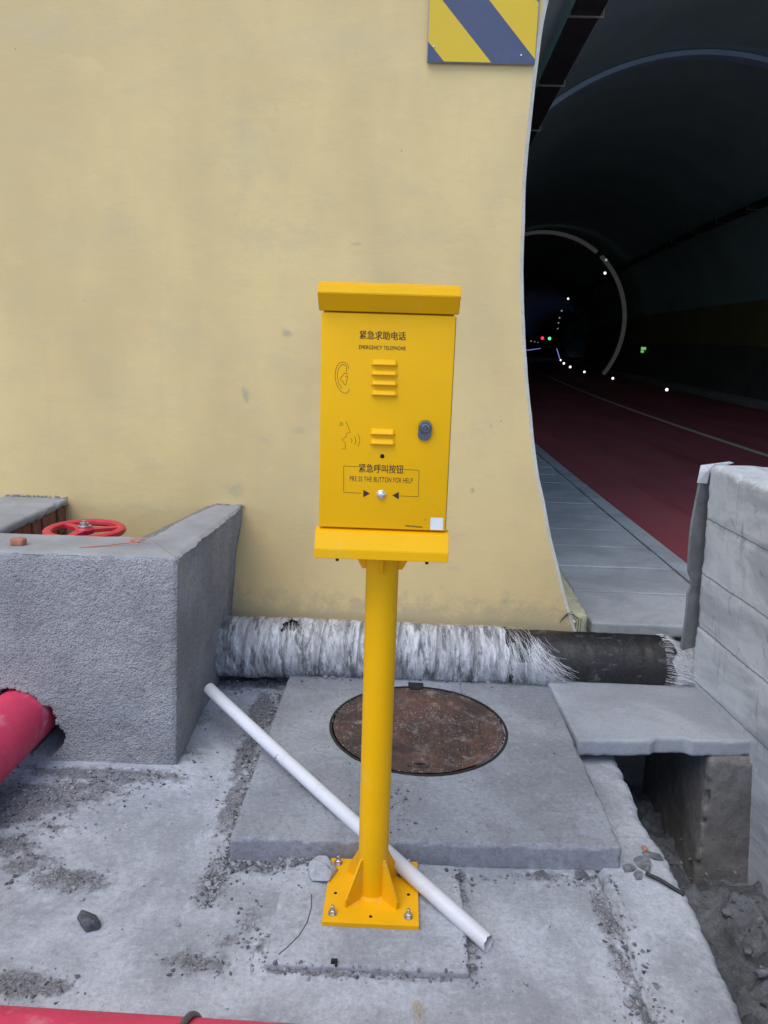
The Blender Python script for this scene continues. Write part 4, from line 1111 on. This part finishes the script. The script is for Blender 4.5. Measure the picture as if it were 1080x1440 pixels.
def lines(name, paths, w=.0011, zf=z1, lbl=None):
    bm = bmesh.new()
    for P in paths:
        pts = [zf(*p) for p in P]
        L = []; Rr = []
        for i, p in enumerate(pts):
            t = pts[min(i+1, len(pts)-1)]-pts[max(i-1, 0)]; t.y = 0; t.normalize(); n_ = Vector((-t.z, 0, t.x))*w/2
            L.append(bm.verts.new((p.x+n_.x, DF-.0004, p.z+n_.z))); Rr.append(bm.verts.new((p.x-n_.x, DF-.0004, p.z-n_.z)))
        for i in range(len(pts)-1): bm.faces.new((L[i], L[i+1], Rr[i+1], Rr[i]))
    return from_bm(name, bm, M['ink'], door)
def smooth_path(P, k=4):
    out = []
    for i in range(len(P)-1):
        p0, p1, p2, p3 = P[max(0, i-1)], P[i], P[i+1], P[min(len(P)-1, i+2)]
        for j in range(k):
            t = j/k; out.append(tuple(.5*((2*p1[a])+(-p0[a]+p2[a])*t+(2*p0[a]-5*p1[a]+4*p2[a]-p3[a])*t*t+(-p0[a]+3*p1[a]-3*p2[a]+p3[a])*t**3) for a in (0, 1)))
    return out+[P[-1]]
ear1 = [(273,628),(264,597),(242,582),(215,586),(195,613),(186,660),(190,700),(204,740),(225,768),(250,778),(268,770),(275,750)]
ear2 = [(256,645),(257,612),(242,598),(222,602),(206,630),(200,665),(205,700),(216,728),(230,748)]
ear3 = [(266,655),(248,652),(232,668),(220,682),(222,696),(234,703),(238,714),(252,726),(258,702),(264,676),(262,668),(248,676)]
lines('ear_symbol', [smooth_path(q) for q in (ear1, ear2, ear3)], .0009)
face = [(255,103),(268,132),(282,172),(256,176),(256,196),(228,216),(250,238),(250,277),(225,275)]
arc = lambda cx, cy, r, a: [(cx+r*math.cos(R_(q)), cy+r*math.sin(R_(q))) for q in np.linspace(-a, a, 10)]
eye = [(225+9*math.cos(q), 118+9*math.sin(q)) for q in np.linspace(0, 2*math.pi, 14)]
lines('speaking_face_symbol', [face, eye, arc(265, 221, 27, 32), arc(268, 221, 48, 34), arc(272, 221, 70, 34)], .0009, z2)
lines('border_line', [[(336,389),(240.8,383)], [(240,383),(240,550)], [(240.8,550),(352,556)]], .0009, z2)
lines('border_line', [[(618,405),(717,411)], [(717,411),(713,578)], [(713,578),(592,573)]], .0009, z2)
for tri in ([(364,534),(364,581),(406,558)], [(589,547),(589,595),(547,570)]):
    bm = bmesh.new(); bm.faces.new([bm.verts.new((z2(*q).x, DF-.0004, z2(*q).z)) for q in tri]); from_bm('arrow', bm, M['ink'], door)
p = z2(484, 322); bm = bmesh.new(); bm_lathe(bm, [(.0050, 0), (.0050, .0004), (.0042, .0006)], (p.x, DF, p.z), 20, 'y'); from_bm('microphone_hole', bm, M['void'], door)
p = z2(478, 565); bm = bmesh.new(); bm_lathe(bm, [(.0105, 0), (.0105, .0025), (.0094, .0032), (.0088, .003), (.0084, .0062), (.0070, .0078), (.004, .0086), (.0006, .0088)], (p.x, DF, p.z), 32, 'y'); from_bm('call_button', bm, M['alu'], door, smooth=True)
# lock: round swinging cap over a longer plate
p = z2(756, 135); bm = bmesh.new()
st = [(p.x+.0150*math.cos(a), p.z+.0150*math.sin(a)) for a in np.linspace(0, math.pi, 17)] + [(p.x-.001+.0150*math.cos(a), p.z-.017+.0140*math.sin(a)) for a in np.linspace(math.pi, 2*math.pi, 17)]
bm_prism(bm, st, 'y', DF-.007, DF); bmesh.ops.bevel(bm, geom=[e for e in bm.edges if abs(e.verts[0].co.y-DF+.007) < 1e-5 and abs(e.verts[1].co.y-DF+.007) < 1e-5], offset=.0015, segments=3, affect='EDGES')
from_bm('lock_plate', bm, M['chrome'], door, smooth=True)
bm = bmesh.new(); bm_lathe(bm, [(.0152, .0062), (.0152, .0125), (.0138, .0145), (.0120, .0148), (.0112, .0132), (.0085, .0132), (.0080, .0150), (.0060, .0158)], (p.x, DF, p.z), 36, 'y')
bm_lathe(bm, [(.0060, .0156), (.0058, .0164), (.003, .0165)], (p.x, DF, p.z), 20, 'y', 1); bm_box(bm, (p.x-.0012, DF-.0172, p.z-.0042), (p.x+.0012, DF-.0166, p.z+.0042))
from_bm('lock_cylinder', bm, [M['chrome'], M['chrome_dark']], door, smooth=True)
# blank white sticker, a small green mark and a line of tiny print
a, b = z2(790, 710), z2(867, 789); bm = bmesh.new(); bm_box(bm, (a.x, DF-.0007, b.z), (b.x, DF-.0003, a.z)); from_bm('sticker', bm, M['white'], door)
a = z2(755, 723); bm = bmesh.new(); bm.faces.new([bm.verts.new((a.x+dx, DF-.0004, a.z+dz)) for dx, dz in ((0, -.0028), (.0014, .0), (.0004, .0028), (-.0013, .0008))]); from_bm('green_mark', bm, M['green'], door)
bm = bmesh.new()
def fb(X0_, X1_, Y0_, Y1_):
    a, b = z2(X0_, Y0_), z2(X1_, Y1_); bm.faces.new([bm.verts.new(q) for q in ((a.x, DF-.0004, a.z), (b.x, DF-.0004, a.z), (b.x, DF-.0004, b.z), (a.x, DF-.0004, b.z))])
fb(588, 628, 757, 758.5); fb(748, 778, 773, 774.5)
xx = 631
for k in range(13):
    w_k = 7 if k != 4 else 3
    fb(xx, xx+w_k-1.6, 757+(xx-631)*.095, 766+(xx-631)*.095); xx += w_k+1.6
from_bm('small_print', bm, M['ink'], door)

# ------------------------------------------------------------------ stones, crumbs and bits
def g0(a, b, z=0.0): return pv(a, b, z)
def stone(name, a, b, size, mat, label, cat, seed, flat=.7, z=0.0, sub=3, group=None, lift=.5):
    p = g0(a, b, z); bm = bmesh.new(); bm_rock(bm, (0, 0, size*flat*lift), size, seed, sub, flat, .3)
    o = from_bm(name, bm, mat); o.location = p; return tag(o, label, cat, group)
stone('stone', 123, 1304, .040, M['darkstone'], 'dark angular stone lying alone on the floor at the left', 'stone', 3, .75)
stone('concrete_chunk', 454, 1230, .054, M['pad'], 'grey concrete chunk lying against the left back of yellow base plate', 'concrete chunk', 44, .42, .017, lift=.75)
stone('stone', 565, 1232, .024, M['stone'], 'grey stone behind the yellow base plate under the white pipe', 'stone', 9, .6, .02)
stone('pebble', 626, 955, .026, M['stone'], 'pale pebble on the slab between manhole hinge and wrapped pipe', 'pebble', 12, .5, .08)
stone('stone', 760, 1235, .030, M['stone'], 'flat grey flake just in front of the slab edge, left of the mortar bits', 'stone', 13, .25)
stone('stone', 818, 1234, .026, M['stone'], 'grey lump at the right front corner foot of manhole slab', 'stone', 14, .4)
FR = [(905,1216,.040,21,'largest flat mortar flake on the ditch edge beside slab corner'), (885,1222,.028,22,'flat mortar flake on the ditch edge, left of the largest one'), (918,1204,.030,23,'flat mortar flake at the very brink of the ditch'), (898,1232,.022,24,'small mortar flake against the black cable stub')]
for (a, b, s_, sd, lab) in FR: stone('mortar_flake', a, b, s_, M['stone'], lab, 'mortar flake', sd, .22, .01, group='mortar flakes on the ditch edge')
stone('brick_chip', 906, 1194, .012, M['chipred'], 'small reddish brick chip on the ditch edge above the flakes', 'brick chip', 31, .5, .012)
bm = bmesh.new(); a, b = g0(908, 1228, .024), g0(962, 1258, .014); bm_tube(bm, [a, a.lerp(b, .35)+Vector((.004, 0, .002)), a.lerp(b, .7)+Vector((.003, 0, 0)), b], .0058, 10)
tag(recentre(from_bm('cable_stub', bm, M['black'], smooth=True)), 'short black cable stub on the ditch edge beside the mortar flakes', 'cable')
bm = bmesh.new(); p = g0(470, 1353, .022); bm_box(bm, (p.x-.008, p.y-.003, .018), (p.x+.008, p.y+.004, .030), .001); bm_box(bm, (p.x+.002, p.y-.010, .018), (p.x+.008, p.y-.003, .027), .001)
tag(recentre(from_bm('plastic_bit', bm, M['black'])), 'tiny black plastic bit on the front of footing pad', 'plastic bit')
bm = bmesh.new(); pts = [g0(a, b, .019) for a, b in ((438, 1258), (438, 1275), (432, 1297), (420, 1316), (404, 1332), (392, 1342))]; bm_tube(bm, pts, .0016, 6)
tag(recentre(from_bm('thin_wire', bm, M['wire'], smooth=True)), 'thin dark wire curving over the left of footing pad', 'wire')
bm = bmesh.new(); rnd = random.Random(11)
for k in range(14):
    p = g0(rnd.uniform(578, 600), rnd.uniform(1405, 1428), .006); d_ = Vector((rnd.uniform(.0, .02), -rnd.uniform(.015, .035), rnd.uniform(-.003, .004))); strand(bm, [p, p+d_*.5, p+d_], .0007)
stuff(from_bm('straw', bm, M['straw']))

# crumbs: gravel that nobody could count
rnd = random.Random(23); bm = bmesh.new(); k = 0
def fz(x, y):
    lp = float(lip([y])[0]); h, _ = floor_h(np.array([x]), np.array([y]), lp); return float(h[0])
pos = []
for (a, b, rx, ry, s_) in DIRT:
    n = int(70*s_*(rx*ry/.006)**.6)
    for _ in range(min(n, 170)):
        pos.append((rnd.gauss(a, rx*.62), rnd.gauss(b, ry*.62), abs(rnd.gauss(0, .0028))+.0018))
for _ in range(380): pos.append((rnd.uniform(-1.6, .82), rnd.uniform(1.15, 2.4), abs(rnd.gauss(0, .0019))+.0009))
for _ in range(900): t = rnd.random(); w_ = .012+.03*vnoise(np.array([[t*9, 1.0, 2.0]]))[0]; pos.append((-.468-abs(rnd.gauss(0, w_)), 1.72+t*1.28, abs(rnd.gauss(0, .0035))+.0022))
for _ in range(420): pos.append((rnd.uniform(-.46, -.0), 1.905+rnd.gauss(0, .02), abs(rnd.gauss(0, .004))+.0025))
for _ in range(70): pos.append((rnd.uniform(.22, .68), 1.90+rnd.gauss(0, .025), abs(rnd.gauss(0, .004))+.002))
for _ in range(220): pos.append((.632+rnd.gauss(0, .016), rnd.uniform(1.3, 1.95), abs(rnd.gauss(0, .003))+.0018))
for _ in range(50): pos.append((.224+rnd.gauss(0, .012), rnd.uniform(1.5, 1.9), abs(rnd.gauss(0, .003))+.0018))
def inside(x, y, lo, hi): return lo[0] < x < hi[0] and lo[1] < y < hi[1]
for i, (x, y, s_) in enumerate(pos):
    if inside(x, y, (-.47, 1.915), (.70, 3.1)) or inside(x, y, (-.17, 1.65), (.1, 1.92)) or y > 3.2 or (x < -.74 and y > 2.38) or x > .84: continue
    z = fz(x, y); 
    if inside(x, y, (-.292, 1.533), (.212, 1.918)): z = .017
    bm_rock(bm, (x, y, z+s_*.3), s_, i, 1, .75, .4, rnd.choice((0, 0, 2, 0, 2, 2, 0, 2, 1)))
stuff(from_bm('gravel', bm, [M['stone'], M['darkstone'], M['mortar']]))
bm = bmesh.new()
for i in range(330):                                                     # crumbs on the slab: along the pipe and scattered
    if i < 150: x, y, s_ = rnd.uniform(-.40, .66), 3.045-abs(rnd.gauss(0, .022)), abs(rnd.gauss(0, .005))+.003
    elif i < 220: x, y, s_ = rnd.gauss(.03, .03), rnd.uniform(1.95, 2.2), abs(rnd.gauss(0, .003))+.0015
    else: x, y, s_ = rnd.uniform(-.44, .62), rnd.uniform(1.94, 3.0), abs(rnd.gauss(0, .002))+.0013
    if math.hypot(x-MC.x, y-MC.y) < MR+.02: continue
    bm_rock(bm, (x, y+x*.03, .0805+s_*.25), s_, 900+i, 1, .7, .4, rnd.choice((0, 0, 1, 2)))
stuff(from_bm('crumbs', bm, [M['stone'], M['darkstone'], M['mortar']]))
bm = bmesh.new()
for i in range(210):                                                     # rubble in the ditch
    x, y = rnd.uniform(.86, 1.40), rnd.uniform(1.1, 2.75); s_ = abs(rnd.gauss(0, .007))+.003
    if rnd.random() < .45: x = 1.40-abs(rnd.gauss(0, .12))
    bm_rock(bm, (x, y, -.455+(x-1)*.10+rnd.uniform(-.02, .03)), s_, 2000+i, 1, .75, .4, rnd.choice((0, 0, 1)))
stuff(from_bm('rubble', bm, [M['stone'], M['darkstone']]))
for i, (a, b, s_, lab) in enumerate([(1072, 1372, .034, 'biggest grey stone on the ditch rubble at the right photo edge'), (1052, 1340, .022, 'grey stone in the ditch just above the biggest one'), (1068, 1300, .024, 'rounded stone against the barrier foot in the ditch'), (1020, 1285, .018, 'small pale stone in the ditch under the pier')]):
    stone('stone', a, b, s_, M['stone'], lab, 'stone', 60+i, .75, -.43)
# broken edge and old cables at the foot of the wall corner
bm = bmesh.new()
bm_rock(bm, at(803, 874, 3.40), .026, 3003, 3, .8, .4)
tag(from_bm('broken_plaster', bm, M['edge']), 'broken cream plaster lump in front of the yellow-green curb by the arch foot', 'plaster lump')
bm = bmesh.new()
for i in range(3):
    x0 = .785+.011*i; bm_tube(bm, [(x0-.05, 3.30, .20+.012*i), (x0-.02, 3.262, .30+.014*i), (x0+.02, 3.262, .335-.012*i), (x0+.05, 3.28, .28+.006*i), (x0+.055, 3.31, .18)], .0014, 6)
tag(from_bm('cable_ends', bm, M['black'], smooth=True), 'thin dark cable ends curling out beside the arch foot', 'cable')
